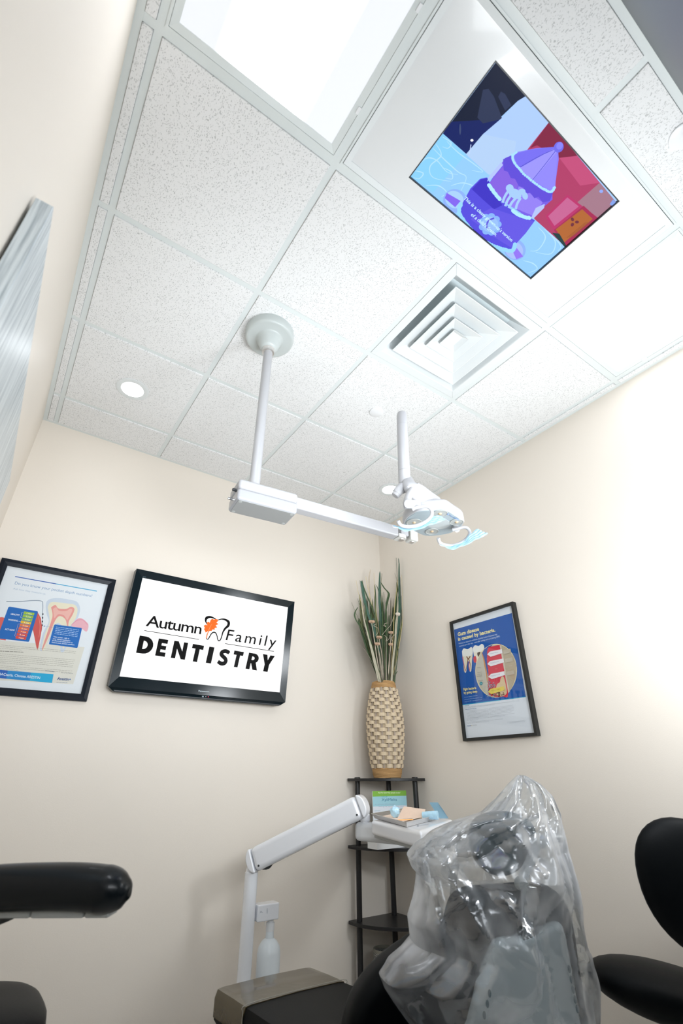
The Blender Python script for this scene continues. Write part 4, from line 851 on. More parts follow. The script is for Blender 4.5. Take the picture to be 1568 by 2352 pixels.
VX, VY, VZ = 2.325, 1.930, TZ[0]+0.0005
t = thing('woven_vase', (VX, VY, VZ), 'tall woven beige vase with rope-wrapped neck and foot on the corner shelf', 'vase')
VP = [(0.0, 0.083), (0.03, 0.090), (0.055, 0.094), (0.12, 0.103), (0.2, 0.112), (0.29, 0.117), (0.36, 0.114), (0.43, 0.104), (0.50, 0.091), (0.53, 0.085), (0.575, 0.075)]
def vr(h):
    for (a, ra), (b, rb) in zip(VP, VP[1:]):
        if h <= b: return ra+(rb-ra)*(h-a)/(b-a)
    return VP[-1][1]
obj('interior_shade', lathe([(vr(h)-0.014, VZ+h) for h in (0.003, 0.06, 0.15, 0.29, 0.4, 0.5, 0.57)], (VX, VY, 0), 36, cap1=False), M_weavein, t, smooth=True)  # dark inner cylinder added for the shade seen through the weave
for nm, h0, h1, n in (('foot_wrap', 0.002, 0.054, 10), ('neck_wrap', 0.530, 0.575, 9)):
    bm = bmesh.new()
    for i in range(n):
        h = h0+(i+0.5)*(h1-h0)/n; r = vr(h)+random.uniform(-0.001, 0.001); rr = (h1-h0)/n*0.56
        rs = [[Vector((VX, VY, VZ+h))+Vector(((r+rr*math.cos(2*PI*k/8))*math.cos(a), (r+rr*math.cos(2*PI*k/8))*math.sin(a), rr*math.sin(2*PI*k/8)+0.0012*math.sin(3*a+i))) for k in range(8)] for a in [2*PI*j/48 for j in range(48)]]
        rings(bm, rs, closed=True)
    lathe([(vr(h0)-0.003, VZ+h0), (vr(h1)-0.003, VZ+h1)], (VX, VY, 0), 36, bm, cap0=(h0 < 0.1), cap1=False)
    obj(nm, bm, M_rope, t, smooth=True)
NS = 18; NB = 21
for k in range(NS):
    a = 2*PI*k/NS; e = Vector((math.cos(a), math.sin(a), 0)); s = Vector((-e.y, e.x, 0)); bm = bmesh.new()
    rings(bm, [[Vector((VX, VY, VZ+h))+e*(vr(h)+q)+s*p for p, q in ((-0.0055, 0.0), (0.0055, 0.0), (0.0055, 0.0022), (-0.0055, 0.0022))] for h in [0.05+0.482*i/10 for i in range(11)]])
    obj('stave', bm, M_stave, t)
for b in range(NB):
    h0 = 0.055+b*0.475/NB; h1 = h0+0.475/NB*0.94; bm = bmesh.new(); rs = []; n = 126
    for j in range(n):
        a = 2*PI*j/n; c = math.cos(NS/2*a+b*PI)+0.12; c = math.copysign(min(1, abs(c))**0.55, c)*0.0085; e = Vector((math.cos(a), math.sin(a), 0)); o_ = Vector((VX, VY, VZ))
        rs.append([o_+e*(vr(h0)+c-0.0008)+Vector((0, 0, h0)), o_+e*(vr(h0)+c+0.0008)+Vector((0, 0, h0)), o_+e*(vr(h1)+c+0.0008)+Vector((0, 0, h1)), o_+e*(vr(h1)+c-0.0008)+Vector((0, 0, h1))])
    rings(bm, rs, closed=True); obj('reed_band', bm, M_weave, t)

t = thing('dried_arrangement', (VX, VY, VZ+0.5), 'tall bunch of dried green and tan grasses standing in the woven vase', 'plant')
def leafm(nm, c): return mat('leaf_'+nm, c, 0.65, bscale=30, var=0.25)
LM = {'g': leafm('green', (0.045, 0.085, 0.030)), 't': leafm('teal', (0.045, 0.115, 0.080)), 'y': leafm('yellow', (0.62, 0.50, 0.22)), 'p': leafm('pale', (0.62, 0.53, 0.42)), 'o': leafm('olive', (0.13, 0.145, 0.06)), 'b': leafm('brown', (0.10, 0.09, 0.06)), 's': leafm('straw', (0.46, 0.43, 0.32))}
cv = lambda x, y: (780+x/7.84, 1270+y/7.84)
def blade(pts, wmax, m, y, y1=None, n=6, prof=None, lab=None):
    """pts in crop pixels from base to tip; wmax in metres"""
    k = len(pts); y1 = y if y1 is None else y1
    W = [on(*cv(*p), 1, y+(y1-y)*i/(k-1)) for i, p in enumerate(pts)]; W[0].z = min(W[0].z, VZ+0.56)
    P_ = smoothpath(W, n); K = len(P_); bm = bmesh.new(); rs = []; tw = random.uniform(-0.6, 0.6)
    for i, p in enumerate(P_):
        f = i/(K-1); wd = 1.45*wmax*(prof(f) if prof else (0.35+0.65*math.sin(PI*min(1, f*0.75+0.25))**0.8 if f < 0.97 else 0.12))
        wd = max(wd, 0.0006); a = tw*f; sx_ = Vector((math.cos(a), math.sin(a)*0.6, 0)); dn = Vector((0.1, -1, 0))
        p = Vector((min(p.x, XR-0.012-wd/2), min(p.y, YB-0.02), p.z))
        rs.append([p-sx_*wd/2, p+dn*wd*0.16, p+sx_*wd/2, p+dn*(wd*0.16-0.0008)])
    rings(bm, rs); return obj('leaf', bm, m, t, smooth=False)
thinp = lambda f: 1.0-0.6*f
broad = lambda f: (0.30+0.7*math.sin(PI*max(0, min(1, (f-0.25)/0.75)))**0.7) if f < 0.98 else 0.1
spec_ = [
 ([(930, 2300), (1040, 1700), (1080, 1150), (1095, 700), (1085, 350), (1055, 90)], 0.017, 't', 1.90, 1.86, broad),
 ([(930, 2300), (1060, 1600), (1095, 900), (1095, 110)], 0.006, 't', 1.92, 1.9, thinp),
 ([(760, 2300), (600, 1800), (480, 1400), (400, 950), (330, 700), (295, 490)], 0.0045, 'y', 1.90, 1.86, thinp),
 ([(770, 2300), (640, 1800), (500, 1300), (410, 800), (357, 490)], 0.004, 'o', 1.91, 1.9, thinp),
 ([(800, 2300), (700, 1700), (560, 1250), (470, 950), (410, 640), (380, 500)], 0.017, 't', 1.89, 1.88, broad),
 ([(800, 2300), (720, 1700), (620, 1100), (500, 800), (430, 620), (400, 490)], 0.011, 'g', 1.90, 1.88, broad),
 ([(810, 2300), (700, 1500), (560, 850), (500, 600), (467, 420)], 0.0045, 'y', 1.93, 1.92, thinp),
 ([(820, 2300), (700, 1600), (560, 1000), (525, 500), (555, 290)], 0.010, 'p', 1.98, 2.0, broad),
 ([(830, 2300), (720, 1500), (640, 900), (615, 355)], 0.004, 'y', 1.92, 1.92, thinp),
 ([(830, 2300), (740, 1600), (650, 1100), (645, 800), (630, 570)], 0.008, 'g', 1.93, 1.93, broad),
 ([(840, 2300), (800, 1600), (725, 1000), (715, 700), (722, 330)], 0.016, 't', 1.92, 1.90, broad),
 ([(850, 2300), (800, 1400), (700, 700), (630, 560)], 0.007, 'g', 1.93, 1.93, broad),
 ([(850, 2300), (820, 1500), (780, 700)], 0.005, 'g', 1.94, 1.95, thinp),
 ([(860, 2300), (820, 1500), (830, 1050), (860, 850), (880, 730), (800, 630), (740, 530)], 0.015, 'g', 1.90, 1.90, broad),
 ([(850, 2300), (780, 1300), (740, 700), (760, 370)], 0.006, 'o', 1.93, 1.93, thinp),
 ([(910, 2300), (960, 1600), (1000, 1000), (1035, 700), (1030, 520)], 0.017, 'g', 1.91, 1.89, broad),
 ([(910, 2300), (960, 1500), (985, 1000), (1020, 700), (1045, 480)], 0.005, 'y', 1.88, 1.86, thinp),
 ([(910, 2300), (980, 1300), (1040, 600), (985, 360)], 0.004, 'o', 1.91, 1.91, thinp),
 ([(920, 2300), (1080, 1500), (1130, 900), (1165, 460)], 0.0045, 'b', 1.90, 1.87, thinp),
 ([(920, 2300), (1080, 1600), (1170, 950), (1258, 430)], 0.0045, 'y', 1.89, 1.85, thinp),
 ([(920, 2300), (1060, 1700), (1140, 1150), (1225, 800)], 0.006, 'g', 1.90, 1.87, thinp),
 ([(760, 2300), (560, 1750), (400, 1350), (290, 1080), (210, 890)], 0.0035, 'o', 1.90, 1.88, thinp),
 ([(760, 2300), (560, 1800), (400, 1400), (280, 1180), (275, 1070), (330, 975)], 0.009, 'g', 1.90, 1.88, broad),
 ([(770, 2300), (560, 1600), (420, 1100), (315, 820)], 0.0045, 'g', 1.92, 1.92, thinp),
 ([(700, 2300), (640, 2050), (570, 1750), (500, 1450), (440, 1200), (400, 1000)], 0.009, 's', 1.86, 1.85, None),
 ([(730, 2300), (640, 1950), (560, 1650), (480, 1420)], 0.009, 's', 1.86, 1.85, None),
 ([(930, 2300), (960, 1950), (1000, 1600), (1010, 1300), (1045, 1000), (1040, 700)], 0.013, 's', 1.86, 1.85, None),
 ([(970, 2300), (1020, 1800), (1080, 1450), (1120, 1200)], 0.010, 'o', 1.88, 1.86, broad),
 ([(975, 2300), (1040, 1900), (1050, 1700), (990, 1600)], 0.006, 'g', 1.87, 1.86, thinp),
 ([(980, 2300), (1000, 2200), (1040, 2130)], 0.009, 'g', 1.87, 1.86, thinp),
 ([(900, 2300), (860, 1500), (880, 920)], 0.005, 'g', 1.93, 1.93, thinp),
 ([(760, 2300), (520, 1850), (340, 1640), (215, 1590)], 0.002, 'p', 1.90, 1.88, thinp)]
for pts, wd, mm, ya, yb2, pr in spec_: blade(pts, wd, LM[mm], ya, yb2, prof=pr)
for k in range(75):                              # the dense middle of the bunch
    xt = random.uniform(330, 1120); yt = random.uniform(700, 1300); xb = 720+(xt-330)/800*240+random.uniform(-20, 20)
    xm = xb+(xt-xb)*0.45+random.uniform(-25, 25); yy = 1.87+random.random()*0.1
    blade([(xb, 2300), (xm, 1850), (xb+(xt-xb)*0.8, 1450), (xt, yt)], random.choice([0.004, 0.007, 0.011, 0.015]), LM[random.choice('ggogogtob')], yy, yy+random.uniform(-0.02, 0.03), prof=broad)
for k in range(16):                              # bare stems in the neck
    xb = 740+k*14; xt = 620+k*30+random.uniform(-15, 15); blade([(xb, 2300), ((xb+xt)/2, 1950), (xt, 1500)], 0.0045, LM[random.choice('ppbbo')], 1.87+0.02*random.random(), prof=thinp)
M_flow = mat('dried_flower_tan', (0.60, 0.42, 0.29), 0.8, bump=0.6, bscale=250, var=0.3); M_flow2 = mat('dried_flower_cream', (0.80, 0.72, 0.62), 0.8, var=0.15)
for x, y, r, up_, mm in ((1045, 1112, 0.0062, 0.9, M_flow2), (575, 1245, 0.0078, 0.5, M_flow), (708, 1525, 0.0074, 0.45, M_flow), (922, 1440, 0.0066, 0.55, M_flow), (675, 1645, 0.0072, 0.55, M_flow), (918, 1655, 0.0062, 0.6, M_flow)):
    c = on(*cv(x, y), 1, 1.845); r *= 3.0; bm = bmesh.new()
    for k in range(16):                          # petals round a flattened head
        a = 2*PI*k/16; rr = r*0.62; e = Vector((math.cos(a), math.sin(a)*0.8, 0))
        M_ = Matrix.Translation(c+e*rr+Vector((0, 0, r*0.22*up_))) @ Matrix.Rotation(a, 4, 'Z') @ Matrix.Diagonal((r*0.42, r*0.2, r*0.55*up_+0.003, 1))
        bmesh.ops.create_icosphere(bm, subdivisions=1, radius=1, matrix=M_)
    bmesh.ops.create_icosphere(bm, subdivisions=2, radius=1, matrix=Matrix.Translation(c) @ Matrix.Diagonal((r*0.7, r*0.6, r*0.5*up_, 1)))
    fo = obj('dried_flower', bm, mm, t, smooth=False)
    e = on(*cv(820+(x-820)*0.35, 2250), 1, 1.88)
    e.z = VZ+0.56
    obj('flower_stem', tube(smoothpath([c-Vector((0, 0, r*0.3)), c.lerp(e, 0.4)+Vector((random.uniform(-0.01, 0.01), 0, 0)), e], 5), 0.0022, 7), LM['p'], fo, smooth=True)
for pts in ([(760, 1480), (850, 1370), (920, 1290), (980, 1120)], [(650, 1490), (690, 1420), (680, 1350), (610, 1310), (660, 1280)], [(780, 1300), (830, 1330), (800, 1280), (860, 1260)], [(800, 1480), (850, 1530), (830, 1590), (890, 1540), (900, 1480)], [(960, 1600), (930, 1540), (980, 1480), (1030, 1440)]):
    obj('tendril', tube(smoothpath([on(*cv(*p), 1, 1.84) for p in pts], 5), 0.0012, 6), LM['p'], t, smooth=True)

# sample display box on the second tier
t = thing('display_box', (2.28, 1.93, TZ[1]), 'green and blue mint sample display card on the second shelf tier', 'box')
yd = 1.86; c0 = on(855, 1817, 1, yd); c1 = on(932, 1815, 1, yd)
bx = (c0.x+c1.x)/2-0.5*(c1.x-c0.x); bX = c1.x; zt_ = c0.z
obj('header_card', box(c0.x, yd, TZ[1]+0.05, bX, yd+0.004, zt_), M_white2, t)
obj('tray', box(c0.x, yd-0.03, TZ[1]+0.0005, bX, yd+0.06, TZ[1]+0.06), M_white2, t, bevel=0.001)
d = Decal(((c0.x+bX)/2, yd, (zt_+TZ[1])/2), (0, -1, 0), (1, 0, 0), (780, 1770, 5.6))
hw = (bX-c0.x)/2; hh = (zt_-TZ[1])/2
d.poly([(-hw, -hh+0.06), (hw, -hh+0.06), (hw, hh), (-hw, hh)], 'e4eaf2', False); d.poly([(-hw, hh-0.028), (hw, hh-0.028), (hw, hh), (-hw, hh)], '86bc4c', False)
d.poly([(-hw, hh-0.078), (hw, hh-0.078), (hw, hh-0.028), (-hw, hh-0.028)], 'a8d8e4', False)
d.text('Ask for your free sample today!', (492, 292), (776, 292), (492, 274), 'e8f4d0', 0.02)
d.text('OraCoat', (538, 345), (612, 343), (538, 326), '58b0c8', 0.01); d.stroke([(600, 325), (615, 317), (626, 322)], 3, '7cc060')
d.text('XyliMelts', (538, 390), (734, 388), (538, 354), '2a7098', 0.0)
d.text('An estimated 25% of people', (450, 440), (706, 436), (450, 426), '9ab0c8', 0.0); d.text('over age 50 report having dry mouth', (500, 470), (830, 466), (500, 456), '9ab0c8', 0.0)
d.stroke([(445, 520), (520, 518)], 4, '8ab8cc', sm=False)
d.build('card_print', M_print, t)

# patterned basket on the bottom tier
bcx, bcy = 2.285, 1.97
t = thing('basket', (bcx, bcy, TZ[3]), 'grey and white patterned round basket on the lowest shelf tier', 'basket')
bm = bmesh.new(); lathe([(0.074, TZ[3]+0.0005), (0.072, TZ[3]+0.06), (0.066, TZ[3]+0.15), (0.060, TZ[3]+0.225), (0.057, TZ[3]+0.225), (0.062, TZ[3]+0.15), (0.068, TZ[3]+0.06), (0.070, TZ[3]+0.006)], (bcx, bcy, 0), 40, bm)
mb = bpy.data.materials.new('patterned_basket'); mb.use_nodes = True; N, L = nodes(mb); g_ = N.new('ShaderNodeTexCoord'); bk = N.new('ShaderNodeTexBrick')
mp = N.new('ShaderNodeMapping'); mp.inputs['Scale'].default_value = (38, 38, 38); mp.inputs['Rotation'].default_value = (PI/2, 0, 0.6); L.new(g_.outputs['Object'], mp.inputs[0]); L.new(mp.outputs[0], bk.inputs[0])
bk.inputs['Color1'].default_value = (0.62, 0.62, 0.58, 1); bk.inputs['Color2'].default_value = (0.30, 0.30, 0.28, 1); bk.inputs['Mortar'].default_value = (0.10, 0.10, 0.09, 1); bk.inputs['Mortar Size'].default_value = 0.06; bk.inputs['Scale'].default_value = 1.6; bk.inputs['Brick Width'].default_value = 0.18; bk.inputs['Row Height'].default_value = 0.5
L.new(bk.outputs[0], N['Principled BSDF'].inputs['Base Color'])
obj('basket_body', bm, mb, t, smooth=True)
obj('rim', lathe([(0.0615, TZ[3]+0.218), (0.063, TZ[3]+0.224), (0.0615, TZ[3]+0.230), (0.056, TZ[3]+0.230), (0.055, TZ[3]+0.224), (0.0565, TZ[3]+0.218)], (bcx, bcy, 0), 40, cap0=False, cap1=False), mat('rim_grey', (0.25, 0.24, 0.2), 0.6), t, smooth=True)

# ================================================================== DELIVERY UNIT
YP = 1.80
p0 = on(577, 2010, 1, YP); PXc = p0.x
t = thing('delivery_unit', (PXc, YP, 0), 'white dental delivery unit with a post, sloping arm and instrument head', 'dental unit')
ptop = on(577, 2003, 1, YP).z
obj('post', lathe([(0.030, 0.0), (0.030, ptop)], (PXc, YP, 0), 32), M_white, t, smooth=True)
obj('post_neck', lathe([(0.026, ptop), (0.026, ptop+0.012), (0.019, ptop+0.03), (0.019, ptop+0.05)], (PXc, YP, 0), 28), M_white, t, smooth=True)
obj('floor_plate', lathe([(0.14, 0.0005), (0.14, 0.012), (0.03, 0.02)], (PXc, YP, 0), 40), M_white, t)
E0 = on(585, 1975, 1, YP-0.01); E1 = dep(828, 1852, 2.24)
dd = (E1-E0).normalized()
obj('lift_arm', obox(E0+dd*0.005, E1-dd*0.0, 0.085, 0.098), M_white, t, bevel=0.022, seg=4)
s_, u_ = frame_of(dd)
def endcap(c, sg):
    ol = []
    for i in range(13):
        a = -PI/2+PI*i/12; ol.append(c+dd*sg*0.032*math.cos(a)+u_*0.049*math.sin(a))
    return prism([p-s_*0.0425 for p in ol], s_*0.085)
obj('arm_end_cap', endcap(E0+dd*0.004, -1), M_white, t, bevel=0.010, seg=3); obj('arm_end_cap', endcap(E1+dd*0.001, 1), M_white, t, bevel=0.010, seg=3)
for c in (E0+dd*0.03-u_*0.030, E1-dd*0.02-u_*0.026):
    obj('arm_bolt', tube([c-s_*0.0395, c-s_*0.044], 0.0045, 12), M_dark, t); obj('arm_bolt', tube([c+s_*0.0395, c+s_*0.044], 0.0045, 12), M_dark, t)
obj('hose', tube(smoothpath([Vector((PXc+0.015, YP-0.02, ptop+0.02)), E0+dd*0.055-u_*0.052, E0+dd*0.09-u_*0.03], 5), 0.007, 10), M_dark, t, smooth=True)
n0 = dep(838, 1883, 2.235); nx, ny = n0.x, n0.y
zc_ = dep(838, 1905, 2.23).z
obj('head_pivot', lathe([(0.021, zc_+0.02), (0.021, zc_+0.035), (0.024, zc_+0.036), (0.024, zc_+0.06), (0.019, zc_+0.062), (0.019, n0.z+0.06)], (nx, ny, 0), 28), M_white, t, smooth=False, bevel=0.001)
h0 = dep(822, 1908, 2.24); h1 = dep(930, 1925, 2.10)
h1.z = h0.z-0.004
obj('head_arm', obox(h0, h1, 0.075, 0.075), M_white2, t, bevel=0.022, seg=4)
ZT = 0.935
qa = on(852, 1884, 2, ZT); qb = on(966, 1909, 2, ZT); qd = on(1040, 1882, 2, ZT)
qc = qa+(qd-qb)
ol = [qa, qb, qd, qc]
obj('instrument_head', prism([p+Vector((0, 0, -0.055)) for p in ol], (0, 0, 0.055)), M_white, t, bevel=0.014, seg=4)
ins = [(qa*0.94+qc*0.06)+Vector((0, 0, -0.068)), (qb*0.94+qd*0.06)*1.0+Vector((0, 0, -0.068)), (qd*0.9+qb*0.1)+Vector((0, 0, -0.068)), qc+Vector((0, 0, -0.068))]
obj('control_strip', prism(ins, (0, 0, 0.016)), M_grey, t, bevel=0.003)
obj('handle_bar', tube([dep(936, 1914, 2.02), dep(962, 1958, 1.93)], 0.0065, 14), M_white, t, smooth=True)
d = Decal((qb.x, qb.y, ZT), (0, 0, 1), (qd-qb), (780, 1770, 5.6)); d.poly([(992, 708), (1008, 704), (1018, 714), (1002, 719)], '6a7484'); d.poly([(1028, 706), (1030, 700), (1124, 690), (1124, 696)], 'b4bcc8'); d.build('badge', M_print, t)
cb0 = on(590, 2093, 1, YP); cb1 = on(634, 2093, 1, YP)
zt0 = on(612, 2073, 1, YP).z; zt1 = on(612, 2112, 1, YP).z
obj('bottle_bracket', box(cb0.x-0.01, YP-0.03, zt1, cb1.x, YP+0.03, zt0), M_white, t, bevel=0.006, seg=3)
bx_ = on(619, 2150, 1, YP).x; zb2 = on(616, 2262, 1, YP).z; zb1 = on(616, 2165, 1, YP).z; zn = zt1
d = Decal((bx_, YP-0.0302, (zt0+zt1)/2), (0, -1, 0), (1, 0, 0), (460, 1800, 3.733)); d.stroke([(568, 1075), (573, 1068), (577, 1078), (575, 1112), (569, 1112), (567, 1078)], 2, '8a949c', sm=False); d.stroke([(512, 1108), (520, 1092), (524, 1104), (534, 1102)], 3, '8a949c'); d.build('bracket_mark', M_print, t)
obj('toggle', tube([(cb0.x+0.04, YP, zt1), (cb0.x+0.045, YP-0.005, zt1-0.02)], 0.002, 8), M_steel, t)
b_ = obj('water_bottle', lathe([(0.02, zb2-0.02), (0.046, zb2-0.015), (0.052, zb2), (0.052, zb1-0.035), (0.047, zb1-0.012), (0.034, zb1+0.006), (0.019, zb1+0.016), (0.017, zb1+0.045)], (bx_, YP, 0), 36), M_bottle, t, smooth=True)
obj('bottle_collar', lathe([(0.0185, zb1+0.04), (0.0195, zb1+0.045), (0.019, zn-0.012), (0.014, zn-0.011), (0.014, zn+0.004)], (bx_, YP, 0), 28), M_white2, b_, smooth=True)

# steel tray and what lies in it
zt2 = ZT+0.0008
ta = on(852, 1868, 2, zt2+0.02); tb = on(933, 1888, 2, zt2+0.02); td = on(1018, 1868, 2, zt2+0.02); tc2 = ta+(td-tb)
cen = (ta+tb+td+tc2)/4
def quadring(k, z): return [Vector((cen.x+(p.x-cen.x)*k, cen.y+(p.y-cen.y)*k, z)) for p in (ta, tb, td, tc2)]
bm = bmesh.new(); rings(bm, [quadring(0.90, zt2), quadring(0.965, zt2+0.016), quadring(1.0, zt2+0.018), quadring(1.0, zt2+0.0195), quadring(0.955, zt2+0.0185), quadring(0.89, zt2+0.0015)])
o = obj('instrument_tray', bm, M_steel, None, bevel=0.004, seg=2); tag(o, 'shallow steel tray on the white instrument head holding wrapped items', 'tray')
zi = zt2+0.004
def tq(a, b, z=0): return ta+(tb-ta)*a+(tc2-ta)*b+Vector((0, 0, zi+z-ta.z))
# folded peach card standing tilted
w0 = dep(912, 1880, 2.11); w1 = dep(971, 1878, 2.05); w2 = dep(977, 1859, 2.07); w3 = dep(927, 1852, 2.13)
lift = Vector((0, 0, max(0, zi+0.001-min(w0.z, w1.z))))
o = obj('paper_card', prism([w0+lift, w1+lift, w2+lift, w3+lift], (0.0008, 0.001, 0)), mat('peach_paper', (0.85, 0.66, 0.53), 0.7), None); tag(o, 'peach coloured paper card leaning in the steel tray', 'paper')
o = obj('folded_bib', box(0, 0, 0, 0.001, 0.001, 0.001), mat('peach_paper2', (0.86, 0.70, 0.58), 0.7), None)
bpy.data.objects.remove(o)
o = obj('folded_bib', prism([tq(0.12, 0.15), tq(0.70, 0.15), tq(0.70, 0.75), tq(0.12, 0.75)], (0, 0, 0.004)), mat('peach_bib', (0.86, 0.70, 0.58), 0.8, bump=0.4), None, bevel=0.001); tag(o, 'flat folded peach bib lying under the card in the tray', 'paper')
M_blue = mat('pale_blue_plastic', (0.45, 0.70, 0.85), 0.25, coat=0.5, bump=0.6, bscale=90, var=0.15)
def crumple(c, ax, ay, az, m, name, label, cat, seed):
    bm = bmesh.new(); bmesh.ops.create_icosphere(bm, subdivisions=3, radius=1)
    for v in bm.verts:
        n = noise.noise(v.co*2.2+Vector((seed, 0, 0)))*0.35; v.co = Vector((v.co.x*ax*(1+n), v.co.y*ay*(1+n), max(-0.9, v.co.z)*az*(1+n)))+Vector(c)
    o = obj(name, bm, m, None, smooth=True); return tag(o, label, cat)
c = dep(907, 1866, 2.16); crumple((c.x, c.y, zi+0.026), 0.022, 0.02, 0.024, M_blue, 'wrapped_cup', 'crumpled pale blue wrapped pack at the left of the tray', 'pack', 1)
pA = dep(970, 1866, 2.07); pB = dep(1004, 1862, 2.05)
o = obj('wrapped_roll', tube([Vector((pA.x, pA.y, zi+0.018)), Vector((pB.x, pB.y, zi+0.020))], [0.014, 0.017], 16), M_blue, None, smooth=True); tag(o, 'pale blue wrapped roll at the right of the tray', 'pack')
pC = Vector((pB.x, pB.y, zi+0.022))+(pB-pA).normalized()*0.004
o = obj('mask_sheet', prism([dep(985, 1843, 2.11), dep(1005, 1843, 2.10), dep(1016, 1858, 2.09), dep(1030, 1880, 2.09), dep(1010, 1880, 2.10)], (0.001, 0.001, 0)), mat('slate_blue_sheet', (0.33, 0.55, 0.68), 0.6), None)
tag(o, 'upright slate blue paper sheet standing behind the steel tray', 'paper')
o = obj('orange_stick', tube([tq(0.62, 0.1, 0.006), tq(0.8, 0.35, 0.006)], 0.002, 8), mat('orange_stick', (0.9, 0.4, 0.08), 0.5), None, smooth=True); tag(o, 'thin orange stick lying at the front of the tray', 'stick')

# ================================================================== DENTAL CHAIR
ZL = 0.45
t = thing('dental_chair', (1.40, 0.9, 0), 'black upholstered dental chair seen from behind its headrest', 'chair')
FX0, FX1, FY = 1.075, 1.470, 1.430
def slab(rows, th):
    """rows of (centre x, y, z top, half width); rounded long pad"""
    bm = bmesh.new(); rs = []
    for cx, y, z, hw_ in rows:
        r = []
        for a, b in ((-1, -0.75), (-1, -0.25), (-0.955, -0.03), (-0.85, 0.0), (0, 0.03), (0.85, 0.0), (0.955, -0.03), (1, -0.25), (1, -0.75), (0.9, -1), (-0.9, -1)): r.append(Vector((cx+a*hw_, y, z+b*th)))
        rs.append(r)
    return rings(bm, rs)
rows = [(1.272, FY-0.001, ZL-0.03, 0.17), (1.272, FY-0.006, ZL-0.008, 0.185), (1.272, FY-0.02, ZL, 0.197), (1.285, 1.30, ZL, 0.20), (1.30, 1.1, ZL+0.002, 0.205), (1.33, 0.9, ZL+0.01, 0.235), (1.36, 0.75, ZL+0.02, 0.26), (1.40, 0.6, ZL+0.03, 0.265)]
obj('seat_pad', slab(rows, 0.10), M_vinyl, t, smooth=True)
cov = [(cx, y+0.002 if y > 1.4 else y, z+0.003, hw_+0.003) for cx, y, z, hw_ in rows[:4]]+[(1.291, 1.215, ZL+0.003, 0.204)]
cov.insert(0, (1.272, FY+0.002, ZL-0.05, 0.165))
obj('foot_cover', slab(cov, 0.095), M_film, t, smooth=True, label='glossy brown clear plastic foot cover')
obj('foot_cover_hem', tube(smoothpath([Vector((1.291+a*0.204, 1.214, ZL+0.006+b)) for a, b in ((-1.0, -0.06), (-1.0, -0.02), (-0.93, 0), (0, 0.003), (0.93, 0), (1.0, -0.02), (1.0, -0.06))], 4), 0.0011, 6), mat('hem', (0.40, 0.38, 0.32), 0.3), t, smooth=True)
obj('seat_frame', box(1.20, 0.50, ZL-0.14, 1.50, 1.25, ZL-0.075), M_lgrey, t, bevel=0.02)
obj('pedestal', box(1.25, 0.55, 0.04, 1.47, 0.95, ZL-0.13), M_lgrey, t, bevel=0.03)
obj('floor_base', box(1.15, 0.35, 0.0, 1.57, 1.2, 0.04), M_lgrey, t, bevel=0.01)
# backrest pads face the camera: plane through the back
NB_ = Vector((0.42, 0.90, 0.10)).normalized(); PB = dep(1190, 2150, 1.50)
bp_ = lambda u, v, off=0.0: onp(u, v, np.array(PB+NB_*off), np.array(NB_))
def pad(outl, off, th, name, m, bev=0.03, seg=5, sm=4, **k):
    P_ = smoothpath([bp_(u, v, off) for u, v in outl+[outl[0]]], sm)[:-1]
    c = sum(P_, Vector())/len(P_); bm = bmesh.new(); prof = []
    for i in range(seg+1):
        a = PI/2*i/seg; prof.append((1, (math.cos(a))*bev, -math.sin(a)*bev))
    R0 = []
    for i in range(seg+1):
        a = PI/2*i/seg; ins_ = bev*(1-math.sin(a)); dz = bev*(1-math.cos(a)); R0.append((ins_, dz))
    R0 = [(bev*(1-math.sin(PI/2*i/seg)), bev*(1-math.cos(PI/2*i/seg))) for i in range(seg+1)]
    allr = R0+[(a, th-b) for a, b in reversed(R0)]
    rs = []
    for ins_, dz in allr:
        rs.append([p+(c-p).normalized()*ins_+NB_*dz for p in P_])
    rings(bm, rs); return obj(name, bm, m, t, smooth=True, **k)
back = [(1038, 2120), (1052, 2075), (1085, 2052), (1150, 2046), (1230, 2040), (1280, 2048), (1312, 2085), (1328, 2140), (1340, 2220), (1352, 2300), (1362, 2400), (1330, 2470), (1150, 2500), (1010, 2470), (985, 2380), (1005, 2280), (1022, 2200)]
pad(back, 0.0, 0.10, 'backrest', M_vinyl, 0.035)
wing = [(1060, 2130), (1000, 2150), (930, 2190), (870, 2240), (825, 2300), (800, 2370), (800, 2440), (900, 2500), (1040, 2500), (1100, 2400), (1100, 2230)]
pad(wing, -0.02, 0.13, 'side_bolster', M_vinyl, 0.05)
shellp = [(1140, 2170), (1165, 2160), (1210, 2158), (1250, 2140), (1285, 2124), (1300, 2136), (1312, 2190), (1326, 2270), (1338, 2352), (1344, 2440), (1070, 2440), (1080, 2352), (1098, 2290), (1115, 2230)]
M_shell = mat('grey_back_shell', (0.66, 0.74, 0.77), 0.35, coat=0.2, var=0.02)
pad(shellp, -0.045, 0.05, 'back_shell', M_shell, 0.022)
M_hole = mat('button_dark', (0.10, 0.18, 0.22), 0.4)
for u, v in ((1307, 2226), (1312, 2250), (1316, 2273), (1321, 2296), (1326, 2318), (1124, 2282), (1119, 2306), (1112, 2332)):
    c = bp_(u, v, -0.0455); s2, u2 = frame_of(NB_)
    obj('button', rings(bmesh.new(), [[c+s2*0.0075*math.cos(a)*0.7+u2*0.0095*math.sin(a)+NB_*h for a in [2*PI*i/16 for i in range(16)]] for h in (0.0, 0.004)]), M_hole, t)
hr_ = [(1088, 1935), (1092, 1900), (1112, 1878), (1150, 1868), (1190, 1870), (1222, 1885), (1238, 1910), (1236, 1935), (1215, 1985), (1185, 2012), (1150, 2018), (1115, 2000), (1095, 1968)]
M_tealv = mat('teal_black_vinyl', (0.012, 0.035, 0.045), 0.3, coat=0.4, bump=0.5, bscale=60)
